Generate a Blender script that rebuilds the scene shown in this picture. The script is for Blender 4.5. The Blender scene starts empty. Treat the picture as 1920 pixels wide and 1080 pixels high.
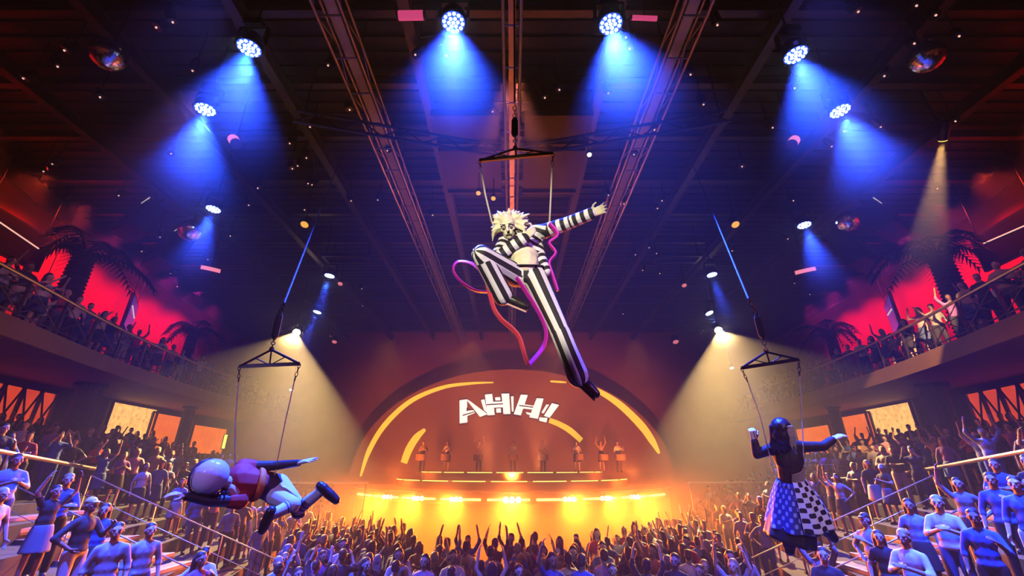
import bpy, bmesh, math, random
from mathutils import Vector, Matrix, Quaternion
import numpy as np
random.seed(7)
rnd = random.Random(11)
SC = bpy.context.scene
COL = SC.collection
PI = math.pi
V = Vector

# ---------------------------------------------------------------- camera
CAM_Z = 3.4
FPX = 805.0
PITCH = math.radians(22.7)
cp, sp = math.cos(PITCH), math.sin(PITCH)
cam_data = bpy.data.cameras.new('camera')
cam_data.sensor_width = 36.0
cam_data.lens = 36.0 * FPX / 1920.0
cam_data.clip_start = 0.05
cam = bpy.data.objects.new('camera', cam_data)
cam.location = (0, 0, CAM_Z)
cam.rotation_euler = (PI / 2 + PITCH, 0, 0)
COL.objects.link(cam)
SC.camera = cam

def ray(x, y):
    u, v = x - 960.0, y - 540.0
    return V((u, FPX * cp + v * sp, FPX * sp - v * cp)) / FPX
def PD(x, y, d):                     # a photograph point at camera depth d
    return V((0, 0, CAM_Z)) + ray(x, y) * d
def PY(x, y, Y):
    r = ray(x, y); return V((0, 0, CAM_Z)) + r * (Y / r.y)
def PZ(x, y, Z):
    r = ray(x, y); return V((0, 0, CAM_Z)) + r * ((Z - CAM_Z) / r.z)
def PX(x, y, X):
    r = ray(x, y); return V((0, 0, CAM_Z)) + r * (X / r.x)

# ---------------------------------------------------------------- materials
def mat(name, color, rough=0.6, metal=0.0, noise=0.0, nscale=8.0, emit=None, estr=0.0, spec=0.4, bump=0.0):
    m = bpy.data.materials.new(name); m.use_nodes = True
    nt = m.node_tree; b = nt.nodes['Principled BSDF']
    b.inputs['Base Color'].default_value = (*color, 1)
    b.inputs['Roughness'].default_value = rough
    b.inputs['Metallic'].default_value = metal
    b.inputs['Specular IOR Level'].default_value = spec
    if noise > 0 or bump > 0:
        tc = nt.nodes.new('ShaderNodeTexCoord')
        n = nt.nodes.new('ShaderNodeTexNoise'); n.inputs['Scale'].default_value = nscale
        n.inputs['Detail'].default_value = 4
        nt.links.new(tc.outputs['Object'], n.inputs['Vector'])
        if noise > 0:
            mx = nt.nodes.new('ShaderNodeMix'); mx.data_type = 'RGBA'
            mx.inputs[6].default_value = (*[c * (1 - noise) for c in color], 1)
            mx.inputs[7].default_value = (*[min(1, c * (1 + noise)) for c in color], 1)
            nt.links.new(n.outputs['Fac'], mx.inputs[0])
            nt.links.new(mx.outputs[2], b.inputs['Base Color'])
        if bump > 0:
            bp = nt.nodes.new('ShaderNodeBump'); bp.inputs['Strength'].default_value = bump
            nt.links.new(n.outputs['Fac'], bp.inputs['Height'])
            nt.links.new(bp.outputs['Normal'], b.inputs['Normal'])
    if emit is not None:
        b.inputs['Emission Color'].default_value = (*emit, 1)
        b.inputs['Emission Strength'].default_value = estr
        if noise > 0:
            # the glow of an emissive sheet follows the same mottling
            mr = nt.nodes.new('ShaderNodeMapRange')
            mr.inputs['From Min'].default_value = 0.25; mr.inputs['From Max'].default_value = 0.75
            mr.inputs['To Min'].default_value = estr * (1 - noise); mr.inputs['To Max'].default_value = estr * (1 + noise)
            nt.links.new(n.outputs['Fac'], mr.inputs['Value'])
            nt.links.new(mr.outputs[0], b.inputs['Emission Strength'])
    return m

M = {}
def defmat(key, *a, **k):
    M[key] = mat(key, *a, **k); return M[key]
defmat('black_paint', (0.012, 0.012, 0.014), 0.6)
defmat('black_metal', (0.02, 0.02, 0.023), 0.38, 0.6)
defmat('dark_steel', (0.085, 0.068, 0.066), 0.4, 0.7, noise=0.3, nscale=3)
defmat('track_steel', (0.55, 0.40, 0.34), 0.4, 0.5)
defmat('grey_steel', (0.35, 0.31, 0.29), 0.35, 0.8)
defmat('deck_ribs', (0.010, 0.010, 0.012), 0.5, noise=0.4, nscale=1.2)
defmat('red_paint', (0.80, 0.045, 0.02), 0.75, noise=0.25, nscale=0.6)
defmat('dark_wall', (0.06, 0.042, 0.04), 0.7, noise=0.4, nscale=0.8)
defmat('back_wall', (0.40, 0.14, 0.05), 0.8, noise=0.3, nscale=0.7)
defmat('floor_black', (0.035, 0.03, 0.032), 0.55, noise=0.3, nscale=2)
defmat('tier_carpet', (0.03, 0.024, 0.034), 0.85, noise=0.4, nscale=6)
defmat('fascia_tan', (0.34, 0.20, 0.12), 0.6, noise=0.2, nscale=1.5)
defmat('soffit_tan', (0.30, 0.19, 0.12), 0.7, noise=0.2, nscale=1.5)
defmat('rail_steel', (0.62, 0.48, 0.42), 0.3, 0.85)
defmat('step_wood', (0.16, 0.11, 0.13), 0.5, noise=0.3, nscale=4)
defmat('step_nosing', (0.5, 0.44, 0.52), 0.4)
defmat('orange_sheet', (0.6, 0.16, 0.03), 0.7, noise=0.22, nscale=2.2, emit=(1.0, 0.17, 0.015), estr=0.85)  # wall panels' glow is put into the sheet's own emission
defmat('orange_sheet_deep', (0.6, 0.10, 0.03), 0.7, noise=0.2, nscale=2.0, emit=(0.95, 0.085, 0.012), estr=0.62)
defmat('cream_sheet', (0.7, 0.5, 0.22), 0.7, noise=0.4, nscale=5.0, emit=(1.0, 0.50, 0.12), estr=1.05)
defmat('lamp_white_blue', (0.9, 0.95, 1), 0.3, emit=(0.55, 0.75, 1.0), estr=14)
defmat('lens_blue', (0.02, 0.05, 0.4), 0.2, emit=(0.02, 0.08, 1.0), estr=1.6)
defmat('lamp_warm', (1, 0.9, 0.6), 0.3, emit=(1.0, 0.72, 0.28), estr=40)
defmat('lamp_follow', (1, 0.95, 0.8), 0.3, emit=(1.0, 0.86, 0.5), estr=60)
defmat('strip_gold', (1, 0.7, 0.2), 0.4, emit=(1.0, 0.55, 0.10), estr=5)
defmat('lamp_yellow', (1, 0.8, 0.3), 0.3, emit=(1.0, 0.62, 0.10), estr=3.0)
defmat('screen_orange_glow', (0.10, 0.045, 0.03), 0.55, noise=0.15, nscale=0.5, emit=(1.0, 0.135, 0.012), estr=0.25)  # orange screen picture plus stage haze glow, both put into the emission
defmat('screen_white', (0.8, 0.75, 0.7), 0.5, emit=(1.0, 0.88, 0.80), estr=1.5)
defmat('screen_yellow', (0.8, 0.6, 0.1), 0.5, emit=(1.0, 0.58, 0.035), estr=1.15)
defmat('screen_outline', (0.06, 0.04, 0.03), 0.5)
defmat('rope_cream', (0.6, 0.5, 0.42), 0.8)
defmat('cable_blue', (0.07, 0.07, 0.12), 0.6)
defmat('sling_blue', (0.03, 0.12, 0.42), 0.7)
defmat('sling_green', (0.03, 0.10, 0.07), 0.7)
defmat('pink_drum', (0.85, 0.40, 0.42), 0.6, emit=(1.0, 0.25, 0.32), estr=0.95)
defmat('pink_tube', (0.85, 0.3, 0.45), 0.5, emit=(0.9, 0.08, 0.26), estr=0.7)
defmat('mirror_glass', (0.85, 0.8, 0.82), 0.10, 1.0)
defmat('palm_bark', (0.06, 0.035, 0.02), 0.8, noise=0.5, nscale=9)
defmat('palm_leaf', (0.012, 0.014, 0.010), 0.7)
defmat('ribbon_purple', (0.62, 0.02, 0.52), 0.5)
defmat('ribbon_red', (0.80, 0.07, 0.12), 0.5)
defmat('tv_glass', (0.02, 0.02, 0.03), 0.12)
defmat('tv_glow', (0.03, 0.04, 0.2), 0.2, emit=(0.06, 0.07, 0.55), estr=0.35, noise=0.5, nscale=2.5)
defmat('edge_light', (0.8, 0.75, 0.7), 0.4, emit=(1.0, 0.75, 0.6), estr=0.7)
defmat('exit_glow', (0.6, 0.8, 0.1), 0.4, emit=(0.75, 0.9, 0.10), estr=1.6)

# ---------------------------------------------------------------- mesh helpers
def box(bm, c, s, rot=None):
    r = bmesh.ops.create_cube(bm, size=1.0)
    mtx = Matrix.Translation(V(c)) @ (rot.to_4x4() if rot else Matrix.Identity(4)) @ Matrix.Diagonal((*s, 1))
    bmesh.ops.transform(bm, matrix=mtx, verts=r['verts']); return r['verts']
def frame_of(d, up=V((0, 0, 1))):
    d = V(d).normalized()
    if abs(d.dot(up)) > 0.98: up = V((0, 1, 0))
    x = up.cross(d).normalized(); y = d.cross(x).normalized()
    return Matrix((x, y, d)).transposed()      # columns x, y, d
def beam(bm, p, q, w, h, up=V((0, 0, 1))):     # rectangular bar from p to q
    p, q = V(p), V(q); d = q - p
    return box(bm, (p + q) / 2, (w, h, d.length), frame_of(d, up))
def cyl(bm, p, q, r0, r1=None, seg=10, caps=True):
    p, q = V(p), V(q); r1 = r0 if r1 is None else r1
    d = q - p; F = frame_of(d)
    r = bmesh.ops.create_cone(bm, cap_ends=caps, segments=seg, radius1=r0, radius2=r1, depth=d.length)
    bmesh.ops.transform(bm, matrix=Matrix.Translation((p + q) / 2) @ F.to_4x4(), verts=r['verts']); return r['verts']
def tube(bm, pts, r, seg=6, closed=False, flat=None):
    pts = [V(p) for p in pts]; n = len(pts); rings = []
    prev = None
    for i, p in enumerate(pts):
        a = pts[(i - 1) % n] if (closed or i > 0) else p
        b = pts[(i + 1) % n] if (closed or i < n - 1) else p
        t = (b - a)
        if t.length < 1e-9: t = V((0, 0, 1))
        t.normalize()
        if prev is None: F = frame_of(t); x = F.col[0]
        else:
            x = prev - t * prev.dot(t)
            x = x.normalized() if x.length > 1e-6 else frame_of(t).col[0]
        prev = x; y = t.cross(x)
        rr = r[i] if isinstance(r, (list, tuple)) else r
        fx, fy = (rr, rr) if flat is None else (rr, rr * flat)
        rings.append([bm.verts.new(p + x * fx * math.cos(k * 2 * PI / seg) + y * fy * math.sin(k * 2 * PI / seg)) for k in range(seg)])
    m = n if closed else n - 1
    for i in range(m):
        A, B = rings[i], rings[(i + 1) % n]
        for k in range(seg):
            bm.faces.new((A[k], A[(k + 1) % seg], B[(k + 1) % seg], B[k]))
    if not closed:
        bm.faces.new(rings[0][::-1]); bm.faces.new(rings[-1])
def lathe(bm, prof, origin, axis=V((0, 0, 1)), seg=20):
    F = frame_of(axis); o = V(origin); rings = []
    for r, z in prof:
        rings.append([bm.verts.new(o + F @ V((r * math.cos(k * 2 * PI / seg), r * math.sin(k * 2 * PI / seg), z))) for k in range(seg)])
    for A, B in zip(rings, rings[1:]):
        for k in range(seg):
            bm.faces.new((A[k], A[(k + 1) % seg], B[(k + 1) % seg], B[k]))
    bm.faces.new(rings[0][::-1]); bm.faces.new(rings[-1])
def ell(bm, c, r, rot=None, sub=2):
    q = bmesh.ops.create_icosphere(bm, subdivisions=sub, radius=1.0)
    r = (r, r, r) if isinstance(r, (int, float)) else r
    bmesh.ops.transform(bm, matrix=Matrix.Translation(V(c)) @ (rot.to_4x4() if rot else Matrix.Identity(4)) @ Matrix.Diagonal((*r, 1)), verts=q['verts'])
    return q['verts']
def prism(bm, pts, off):                # closed polygon extruded by vector off
    a = [bm.verts.new(V(p)) for p in pts]; b = [bm.verts.new(V(p) + V(off)) for p in pts]
    n = len(a)
    bm.faces.new(a); bm.faces.new(b[::-1])
    for i in range(n):
        bm.faces.new((a[i], b[i], b[(i + 1) % n], a[(i + 1) % n]))
def spline(pts, n=8, closed=False):
    pts = [V(p) for p in pts]; out = []; m = len(pts)
    for i in range(m if closed else m - 1):
        g = (lambda k: pts[k % m]) if closed else (lambda k: pts[max(0, min(m - 1, k))])
        a, b, c, d = g(i - 1), g(i), g(i + 1), g(i + 2)
        for k in range(n):
            t = k / n
            out.append(0.5 * (2 * b + (c - a) * t + (2 * a - 5 * b + 4 * c - d) * t * t + (3 * b - a - 3 * c + d) * t ** 3))
    if not closed: out.append(pts[-1])
    return out

def wloc(o):
    p = V((0, 0, 0))
    while o is not None:
        p = p + o.location; o = o.parent
    return p
def obj(name, bm, material, parent=None, smooth=False, loc=None):
    me = bpy.data.meshes.new(name)
    bmesh.ops.recalc_face_normals(bm, faces=bm.faces[:])
    off = wloc(parent) if parent else V((0, 0, 0))
    if loc is not None: off = V(loc)
    if off.length > 0: bmesh.ops.translate(bm, vec=-off, verts=bm.verts[:])
    if smooth:
        for f in bm.faces: f.smooth = True
    bm.to_mesh(me); bm.free()
    for m in (material if isinstance(material, (list, tuple)) else [material]):
        me.materials.append(M[m] if isinstance(m, str) else m)
    o = bpy.data.objects.new(name, me); COL.objects.link(o)
    if parent: o.parent = parent
    if loc is not None: o.location = loc
    return o
def tag(o, label, cat, group=None, kind=None):
    if label: o['label'] = label
    if cat: o['category'] = cat
    if group: o['group'] = group
    if kind: o['kind'] = kind
    return o
def thing(name, label, cat, loc=(0, 0, 0), group=None):
    o = bpy.data.objects.new(name, None); o.empty_display_size = 0.1
    COL.objects.link(o); o.location = loc
    return tag(o, label, cat, group)
def struct(name, bm, m, label=None, cat=None):
    o = obj(name, bm, m); o['kind'] = 'structure'
    o['label'] = label or name.replace('_', ' '); o['category'] = cat or name.split('_')[0]
    return o
def part(name, bm, m, parent, label=None, smooth=False):
    o = obj(name, bm, m, parent, smooth)
    if label: o['label'] = label
    return o
def B(): return bmesh.new()

# ---------------------------------------------------------------- plan of the room
CURVE = [(-8, 9.2), (-2, 10.0), (4, 11.0), (9.5, 12.5), (15, 14.2), (20, 15.1), (26, 15.7), (33, 16.2)]
def cx(Y):
    for (a, xa), (b, xb) in zip(CURVE, CURVE[1:]):
        if Y <= b:
            t = max(0, (Y - a) / (b - a)); return xa + (xb - xa) * t
    return CURVE[-1][1]
def cxs(Y):   # smoothed
    return sum(cx(Y + d) for d in (-2, -1, 0, 1, 2)) / 5
YS = [i * 0.75 for i in range(-9, 45)]           # -6.75 .. 33
def strip_profile(side, profile, y0=-6.0, y1=33.0):
    """extrude a closed (offset, z) profile along the horseshoe of the room"""
    bm = B(); ys = [y for y in YS if y0 - 1e-6 <= y <= y1 + 1e-6]; rings = []
    for y in ys:
        c = cxs(y); rings.append([bm.verts.new((side * (c + o), y, z)) for o, z in profile])
    n = len(profile)
    for A, C in zip(rings, rings[1:]):
        for k in range(n): bm.faces.new((A[k], A[(k + 1) % n], C[(k + 1) % n], C[k]))
    bm.faces.new(rings[0][::-1]); bm.faces.new(rings[-1])
    return bm
WALL_OFF = 4.2
RISE, RUN, ROWS, TIER0 = 0.38, 1.0, 6, -7.3
def tier_z(off):                      # height of the terrace at a horseshoe offset
    if off < TIER0: return 0.0
    k = int((off - TIER0) / RUN + 1e-6) + 1
    if k <= ROWS: return k * RISE
    j = int((off - (TIER0 + ROWS * RUN)) / 1.35 + 1e-6) + 1
    return ROWS * RISE + min(j, 4) * 0.30

for side, nm in ((-1, 'left'), (1, 'right')):
    # terraces: rows of the tier and the rear terrace under the balcony
    prof = [(TIER0, -0.2)]
    for k in range(ROWS):
        o = TIER0 + k * RUN; prof += [(o, k * RISE), (o, (k + 1) * RISE)]
    for j in range(4):
        o = TIER0 + ROWS * RUN + j * 1.35; z = ROWS * RISE + j * 0.30
        prof += [(o, z), (o, z + 0.30)]
    prof += [(WALL_OFF, ROWS * RISE + 1.2), (WALL_OFF, -0.2)]
    struct('floor_tier_' + nm, strip_profile(side, prof, y0=-6, y1=24.75), 'tier_carpet',
           'dark carpeted terraces of the %s spectator tier' % nm, 'floor')
    # balcony slab
    slab = [(0, 6.5), (0.0, 6.86), (WALL_OFF, 6.86), (WALL_OFF, 6.5)]
    struct('floor_balcony_' + nm, strip_profile(side, slab), 'soffit_tan', 'upper balcony floor slab along the %s side' % nm, 'floor')
    fas = [(-0.10, 6.44), (-0.10, 6.95), (-0.002, 6.95), (-0.002, 6.44)]
    struct('trim_balcony_' + nm, strip_profile(side, fas), 'fascia_tan', 'tan fascia band on the %s balcony edge' % nm, 'trim')
    # walls: dark below, red above the balcony
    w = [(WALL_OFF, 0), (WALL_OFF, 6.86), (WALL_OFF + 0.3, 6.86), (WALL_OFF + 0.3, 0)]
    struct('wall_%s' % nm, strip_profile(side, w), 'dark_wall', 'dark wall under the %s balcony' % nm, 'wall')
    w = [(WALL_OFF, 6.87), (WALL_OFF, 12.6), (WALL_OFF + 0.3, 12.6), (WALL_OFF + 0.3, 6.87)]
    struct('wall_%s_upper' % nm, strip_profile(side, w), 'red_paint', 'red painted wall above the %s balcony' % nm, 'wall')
    w = [(WALL_OFF - 0.1, 12.61), (WALL_OFF - 0.1, 13.4), (WALL_OFF + 0.3, 13.4), (WALL_OFF + 0.3, 12.61)]
    struct('trim_cornice_%s' % nm, strip_profile(side, w), 'black_paint', 'black bulkhead above the %s red wall' % nm, 'trim')

bm = B(); box(bm, (0, 13.5, -0.1), (48, 40, 0.2)); struct('floor', bm, 'floor_black', 'black hall floor under the crowd', 'floor')
# ribbed metal deck ceiling
bm = B(); box(bm, (0, 13.5, 13.5), (48, 40, 0.2))
struct('ceiling', bm, 'deck_ribs', 'dark metal deck ceiling high over the hall', 'ceiling')
bm = B(); box(bm, (0, 33.3, 6.75), (48, 0.4, 13.5)); struct('wall_back', bm, 'back_wall', 'brown rear wall behind the stage screen', 'wall')
bm = B(); box(bm, (0, -6.3, 6.75), (48, 0.4, 13.5)); struct('wall_front', bm, 'dark_wall', 'dark wall behind the viewer', 'wall')
for s, nm in ((-1, 'left'), (1, 'right')):
    bm = B(); box(bm, (s * 22.5, 13.5, 6.75), (0.3, 40, 13.5)); struct('wall_outer_' + nm, bm, 'dark_wall', 'outer %s wall of the building' % nm, 'wall')
# ---------------------------------------------------------------- haze and lights
W = bpy.data.worlds.new('world'); SC.world = W; W.use_nodes = True
nt = W.node_tree
nt.nodes['Background'].inputs['Color'].default_value = (0, 0, 0, 1)
nt.nodes['Background'].inputs['Strength'].default_value = 0
vs = nt.nodes.new('ShaderNodeVolumeScatter')
vs.inputs['Color'].default_value = (1, 1, 1, 1)
vs.inputs['Anisotropy'].default_value = 0.30
# the smoke hangs in a layer under the roof and in a cloud over the stage front, thinner elsewhere
tc = nt.nodes.new('ShaderNodeTexCoord'); geo = nt.nodes.new('ShaderNodeNewGeometry')
sep = nt.nodes.new('ShaderNodeSeparateXYZ'); nt.links.new(geo.outputs['Position'], sep.inputs[0])
def mrange(src, a, b, c, d):
    n = nt.nodes.new('ShaderNodeMapRange'); n.interpolation_type = 'SMOOTHSTEP'
    for k, v in zip(('From Min', 'From Max', 'To Min', 'To Max'), (a, b, c, d)): n.inputs[k].default_value = v
    nt.links.new(src, n.inputs['Value']); return n.outputs[0]
def madd(a, b, op='ADD'):
    n = nt.nodes.new('ShaderNodeMath'); n.operation = op
    for k, v in ((0, a), (1, b)):
        if isinstance(v, (int, float)): n.inputs[k].default_value = v
        else: nt.links.new(v, n.inputs[k])
    return n.outputs[0]
HAZE_BASE, HAZE_ROOF, HAZE_STAGE = 0.0013, 0.038, 0.046
roof = mrange(sep.outputs['Z'], 8.6, 11.0, 0.0, HAZE_ROOF)
vd = nt.nodes.new('ShaderNodeVectorMath'); vd.operation = 'SUBTRACT'; vd.inputs[1].default_value = (0, 21.0, 3.0); nt.links.new(geo.outputs['Position'], vd.inputs[0])
vm = nt.nodes.new('ShaderNodeVectorMath'); vm.operation = 'MULTIPLY'; vm.inputs[1].default_value = (1 / 16, 1 / 8.5, 1 / 9.5); nt.links.new(vd.outputs[0], vm.inputs[0])
vl = nt.nodes.new('ShaderNodeVectorMath'); vl.operation = 'LENGTH'; nt.links.new(vm.outputs[0], vl.inputs[0])
stg = mrange(vl.outputs['Value'], 0.1, 1.0, HAZE_STAGE, 0.0)
nt.links.new(madd(madd(roof, stg), HAZE_BASE), vs.inputs['Density'])
W.cycles.homogeneous_volume = False
W.cycles.volume_step_size = 2.6
SC.cycles.volume_step_rate = 1.0
SC.cycles.volume_max_steps = 32
nt.links.new(vs.outputs[0], nt.nodes['World Output'].inputs['Volume'])
SC.cycles.volume_bounces = 0
SC.cycles.max_bounces = 4
SC.cycles.diffuse_bounces = 0
SC.cycles.glossy_bounces = 2
SC.cycles.transmission_bounces = 2
SC.cycles.use_denoising = True
SC.cycles.use_adaptive_sampling = True
SC.cycles.adaptive_threshold = 0.05
SC.cycles.adaptive_min_samples = 16
SC.cycles.sample_clamp_indirect = 6.0
SC.cycles.sample_clamp_direct = 0
SC.cycles.caustics_reflective = False
SC.cycles.caustics_refractive = False
SC.view_settings.view_transform = 'Standard'
SC.view_settings.look = 'None'
SC.view_settings.gamma = 1.0
SC.view_settings.exposure = 0.0
SC.view_settings.use_curve_mapping = False

def spot(name, loc, target, energy, color, deg, blend=0.5, r=0.06):
    l = bpy.data.lights.new(name, 'SPOT'); l.energy = energy; l.color = color
    l.spot_size = math.radians(deg); l.spot_blend = blend; l.shadow_soft_size = r
    o = bpy.data.objects.new(name, l); COL.objects.link(o); o.location = loc
    o.rotation_euler = (V(target) - V(loc)).to_track_quat('-Z', 'Y').to_euler()
    return o
def point(name, loc, energy, color, r=0.1):
    l = bpy.data.lights.new(name, 'POINT'); l.energy = energy; l.color = color; l.shadow_soft_size = r
    o = bpy.data.objects.new(name, l); COL.objects.link(o); o.location = loc
    return o

BLUE = (0.02, 0.07, 1.0)
PALE = (0.38, 0.45, 1.0)
MOVERS = [  # pixel x, y, pixel of a point further down the beam, label
 (850, 42, 849, 170, 'blue moving-head lamp hanging left of the middle track, near the pink tube'),
 (1145, 45, 1173, 165, 'brightest blue moving-head lamp, right of the middle track'),
 (467, 90, 442, 185, 'blue moving-head lamp upper left, nearest the left mirror ball'),
 (1492, 103, 1532, 200, 'blue moving-head lamp upper right, nearest the right mirror ball'),
 (385, 205, 366, 290, 'blue moving-head lamp on the left just above the pink lantern'),
 (1575, 208, 1622, 300, 'blue moving-head lamp on the right just above the pink lantern'),
 (400, 392, 381, 440, 'blue moving-head lamp just right of the lower left mirror ball'),
 (1508, 422, 1538, 500, 'blue moving-head lamp just left of the lower right mirror ball'),
 (618, 517, 600, 575, 'small blue moving-head lamp above the left follow spot'),
 (1335, 515, 1358, 580, 'small blue moving-head lamp above the right follow spot'),
 (595, 585, 580, 620, 'smallest blue moving-head lamp beside the left follow spot'),
 (1330, 587, 1350, 620, 'smallest blue moving-head lamp beside the right follow spot'),
]
for i, (x, y, x2, y2, lab) in enumerate(MOVERS):
    p = PZ(x, y, 11.3)
    # end of the beam: on the ray of the second pixel, at a lower height above nearly the same plan point
    best = None
    for k in range(60, 113):
        q = PZ(x2, y2, k / 10) if ray(x2, y2).z > 0 else None
        if q is None or p.z - q.z < 0.4: continue
        d = (q - p); tilt = math.hypot(d.x, d.y) / (p.z - q.z)
        if best is None or tilt < best[0]: best = (tilt, q)
    d = (best[1] - p).normalized()
    if d.z > -0.8: d = V((d.x * .6, d.y * .6, d.z)).normalized()
    t = thing('moving_head_spotlight', lab, 'stage light', p, 'blue moving heads in a ring under the ceiling')
    a = -d
    bm = B(); lathe(bm, [(0.23, 0.0), (0.25, 0.03), (0.25, 0.14), (0.19, 0.30), (0.10, 0.36), (0.02, 0.37)], p, a, 20)
    part('lamp_head', bm, 'black_metal', t, smooth=False)
    # seven by rings of LED cells on the face
    F = frame_of(a); bm = B(); face = p - a * 0.004
    cells = [(0, 0)] + [(0.085 * math.cos(k * PI / 3), 0.085 * math.sin(k * PI / 3)) for k in range(6)] + \
            [(0.175 * math.cos(k * PI / 6 + .2), 0.175 * math.sin(k * PI / 6 + .2)) for k in range(12)]
    for (u, v) in cells:
        c = face + F @ V((u, v, 0)); cyl(bm, c, c - a * 0.018, 0.033, 0.026, 10)
    part('led_cells', bm, 'lamp_white_blue', t, 'white glowing LED cells')
    bm = B(); cyl(bm, p - a * 0.001, p - a * 0.006, 0.225, 0.225, 24); part('lens_plate', bm, 'lens_blue', t, 'blue glowing lens plate')
    bm = B(); s = F.col[0]; m = p + a * 0.13
    top = V((p.x, p.y, p.z + 0.62))
    for g in (-1, 1):
        beam(bm, m + s * g * 0.28, top + s * g * 0.28 - V((0, 0, .08)), 0.05, 0.09)
        cyl(bm, m + s * g * 0.24, m + s * g * 0.31, 0.05)
    beam(bm, top + s * 0.30 - V((0, 0, .08)), top - s * 0.30 - V((0, 0, .08)), 0.09, 0.07)
    part('yoke', bm, 'black_metal', t)
    bm = B(); box(bm, top + V((0, 0, 0.02)), (0.36, 0.30, 0.16)); cyl(bm, top, (top.x, top.y, 13.4), 0.025)
    part('clamp_base', bm, 'black_metal', t)
    k = 3.6 if i < 2 else (2.0 if i < 6 else (1.2 if i < 8 else 0.55))
    src = p + d * 0.03
    spot('lamp_light_wide', src, src + d, 18000 * k, BLUE, 56 if i < 2 else (58 if i < 6 else (42 if i < 8 else 26)), 1.0, 0.12)
    spot('lamp_light_core', src, src + d, 1700 * k, PALE, 11, 0.7, 0.12)

# two follow spots with broad warm beams
FOLLOW = [(556, 623, (-7.0, 10.0, 1.0), 'dazzling warm follow spot on the left above the hanging trapeze'),
          (1347, 619, (7.6, 10.0, 1.0), 'dazzling warm follow spot on the right above the hanging trapeze')]
for x, y, tg, lab in FOLLOW:
    p = PZ(x, y, 10.0); c = (V((0, 0, CAM_Z)) - p).normalized()
    im = math.radians(115 if x < 960 else 64); e = V((1, 0, 0)) * math.cos(im) + V((0, sp, -cp)) * math.sin(im)
    e = (e - c * e.dot(c)).normalized(); be = math.radians(31)
    d = c * math.cos(be) + e * math.sin(be); a = -d
    t = thing('follow_spot', lab, 'stage light', p)
    bm = B(); lathe(bm, [(0.20, 0), (0.22, 0.02), (0.22, 0.5), (0.16, 0.7), (0.05, 0.75)], p, a, 20); part('lamp_housing', bm, 'black_metal', t)
    bm = B(); cyl(bm, p - a * 0.002, p - a * 0.03, 0.18, 0.15, 20); part('lens', bm, 'lamp_follow', t, 'glaring warm white lens')
    bm = B(); cyl(bm, p + a * 0.3, (p.x, p.y, 13.4), 0.035); F = frame_of(a); beam(bm, p + a * .3 + F.col[0] * .26, p + a * .3 - F.col[0] * .26, .06, .06)
    part('hanging_bracket', bm, 'black_metal', t)
    spot('follow_light', p + d * 0.05, p + d, 32000, (1.0, 0.62, 0.22), 51, 0.12, 0.06)
# beige down spot
p = PZ(1768, 262, 11.3); tg = V((14.5, 16.0, 6.0)); d = (tg - p).normalized(); a = -d
t = thing('beige_spot_lamp', 'beige spotlight high on the right pouring a narrow amber beam', 'stage light', p)
bm = B(); lathe(bm, [(0.10, 0), (0.11, 0.02), (0.12, 0.35), (0.07, 0.5), (0.02, 0.52)], p, a, 18); part('lamp_housing', bm, 'black_metal', t)
bm = B(); cyl(bm, p - a * 0.002, p - a * 0.02, 0.095, 0.09, 18); part('lens', bm, 'lamp_yellow', t, 'amber glowing lens')
bm = B(); cyl(bm, p + a * 0.2, (p.x, p.y, 13.4), 0.025); part('hanging_bracket', bm, 'black_metal', t)
spot('amber_light', p + d * 0.04, tg, 12000, (1.0, 0.52, 0.17), 19, 0.35, 0.08)

# ---- stage blinders along the front
STG_C = (0, 29.5); STG_R = (9.2, 9.8)
def stage_edge(f, dz=2.2, grow=0.0):      # f in -1..1 along the front
    a = -PI / 2 + f * PI / 2
    return V((STG_C[0] + (STG_R[0] + grow) * math.cos(a), STG_C[1] + (STG_R[1] + grow) * math.sin(a), dz))
BLIND = [-0.41, -0.285, -0.16, 0.0, 0.165, 0.285, 0.40]
BLAB = ['leftmost blinder lamp on the stage front', 'second blinder lamp from the left on the stage front',
        'third blinder lamp from the left on the stage front', 'middle blinder lamp, largest and brightest on the stage front',
        'third blinder lamp from the right on the stage front', 'second blinder lamp from the right on the stage front',
        'rightmost blinder lamp on the stage front']
for f, lab in zip(BLIND, BLAB):
    p = stage_edge(f, 2.18, 0.16); out = V((p.x * 0.55, p.y - STG_C[1], 0)).normalized()
    big = 1.35 if f == 0 else 1.0
    d = (out + V((0, 0, 0.10))).normalized(); a = -d
    t = thing('blinder_lamp', lab, 'stage light', p, 'warm blinders along the stage front')
    F = frame_of(a); bm = B()
    for u in (-1, 0, 1): 
        c = p + F.col[0] * u * 0.19 * big
        lathe(bm, [(0.095 * big, 0), (0.10 * big, 0.02), (0.09 * big, 0.1), (0.03, 0.15)], c, a, 14)
    part('reflector_housing', bm, 'black_metal', t)
    bm = B()
    for u in (-1, 0, 1):
        c = p + F.col[0] * u * 0.19 * big; ell(bm, c - a * 0.0, (0.085 * big, 0.085 * big, 0.04), F)
    part('bulb', bm, 'lamp_warm', t, 'blazing warm white bulbs')
    spot('blinder_light', p + d * 0.12, p + d * 2 + V((0, 0, -1.0)), 12500 * big, (1.0, 0.17, 0.008), 98, 1.0, 0.15)
    spot('blinder_core', p + d * 0.12, p + d * 2 + V((0, 0, -0.3)), 320 * big, (1.0, 0.36, 0.16), 60, 1.0, 0.15)
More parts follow.
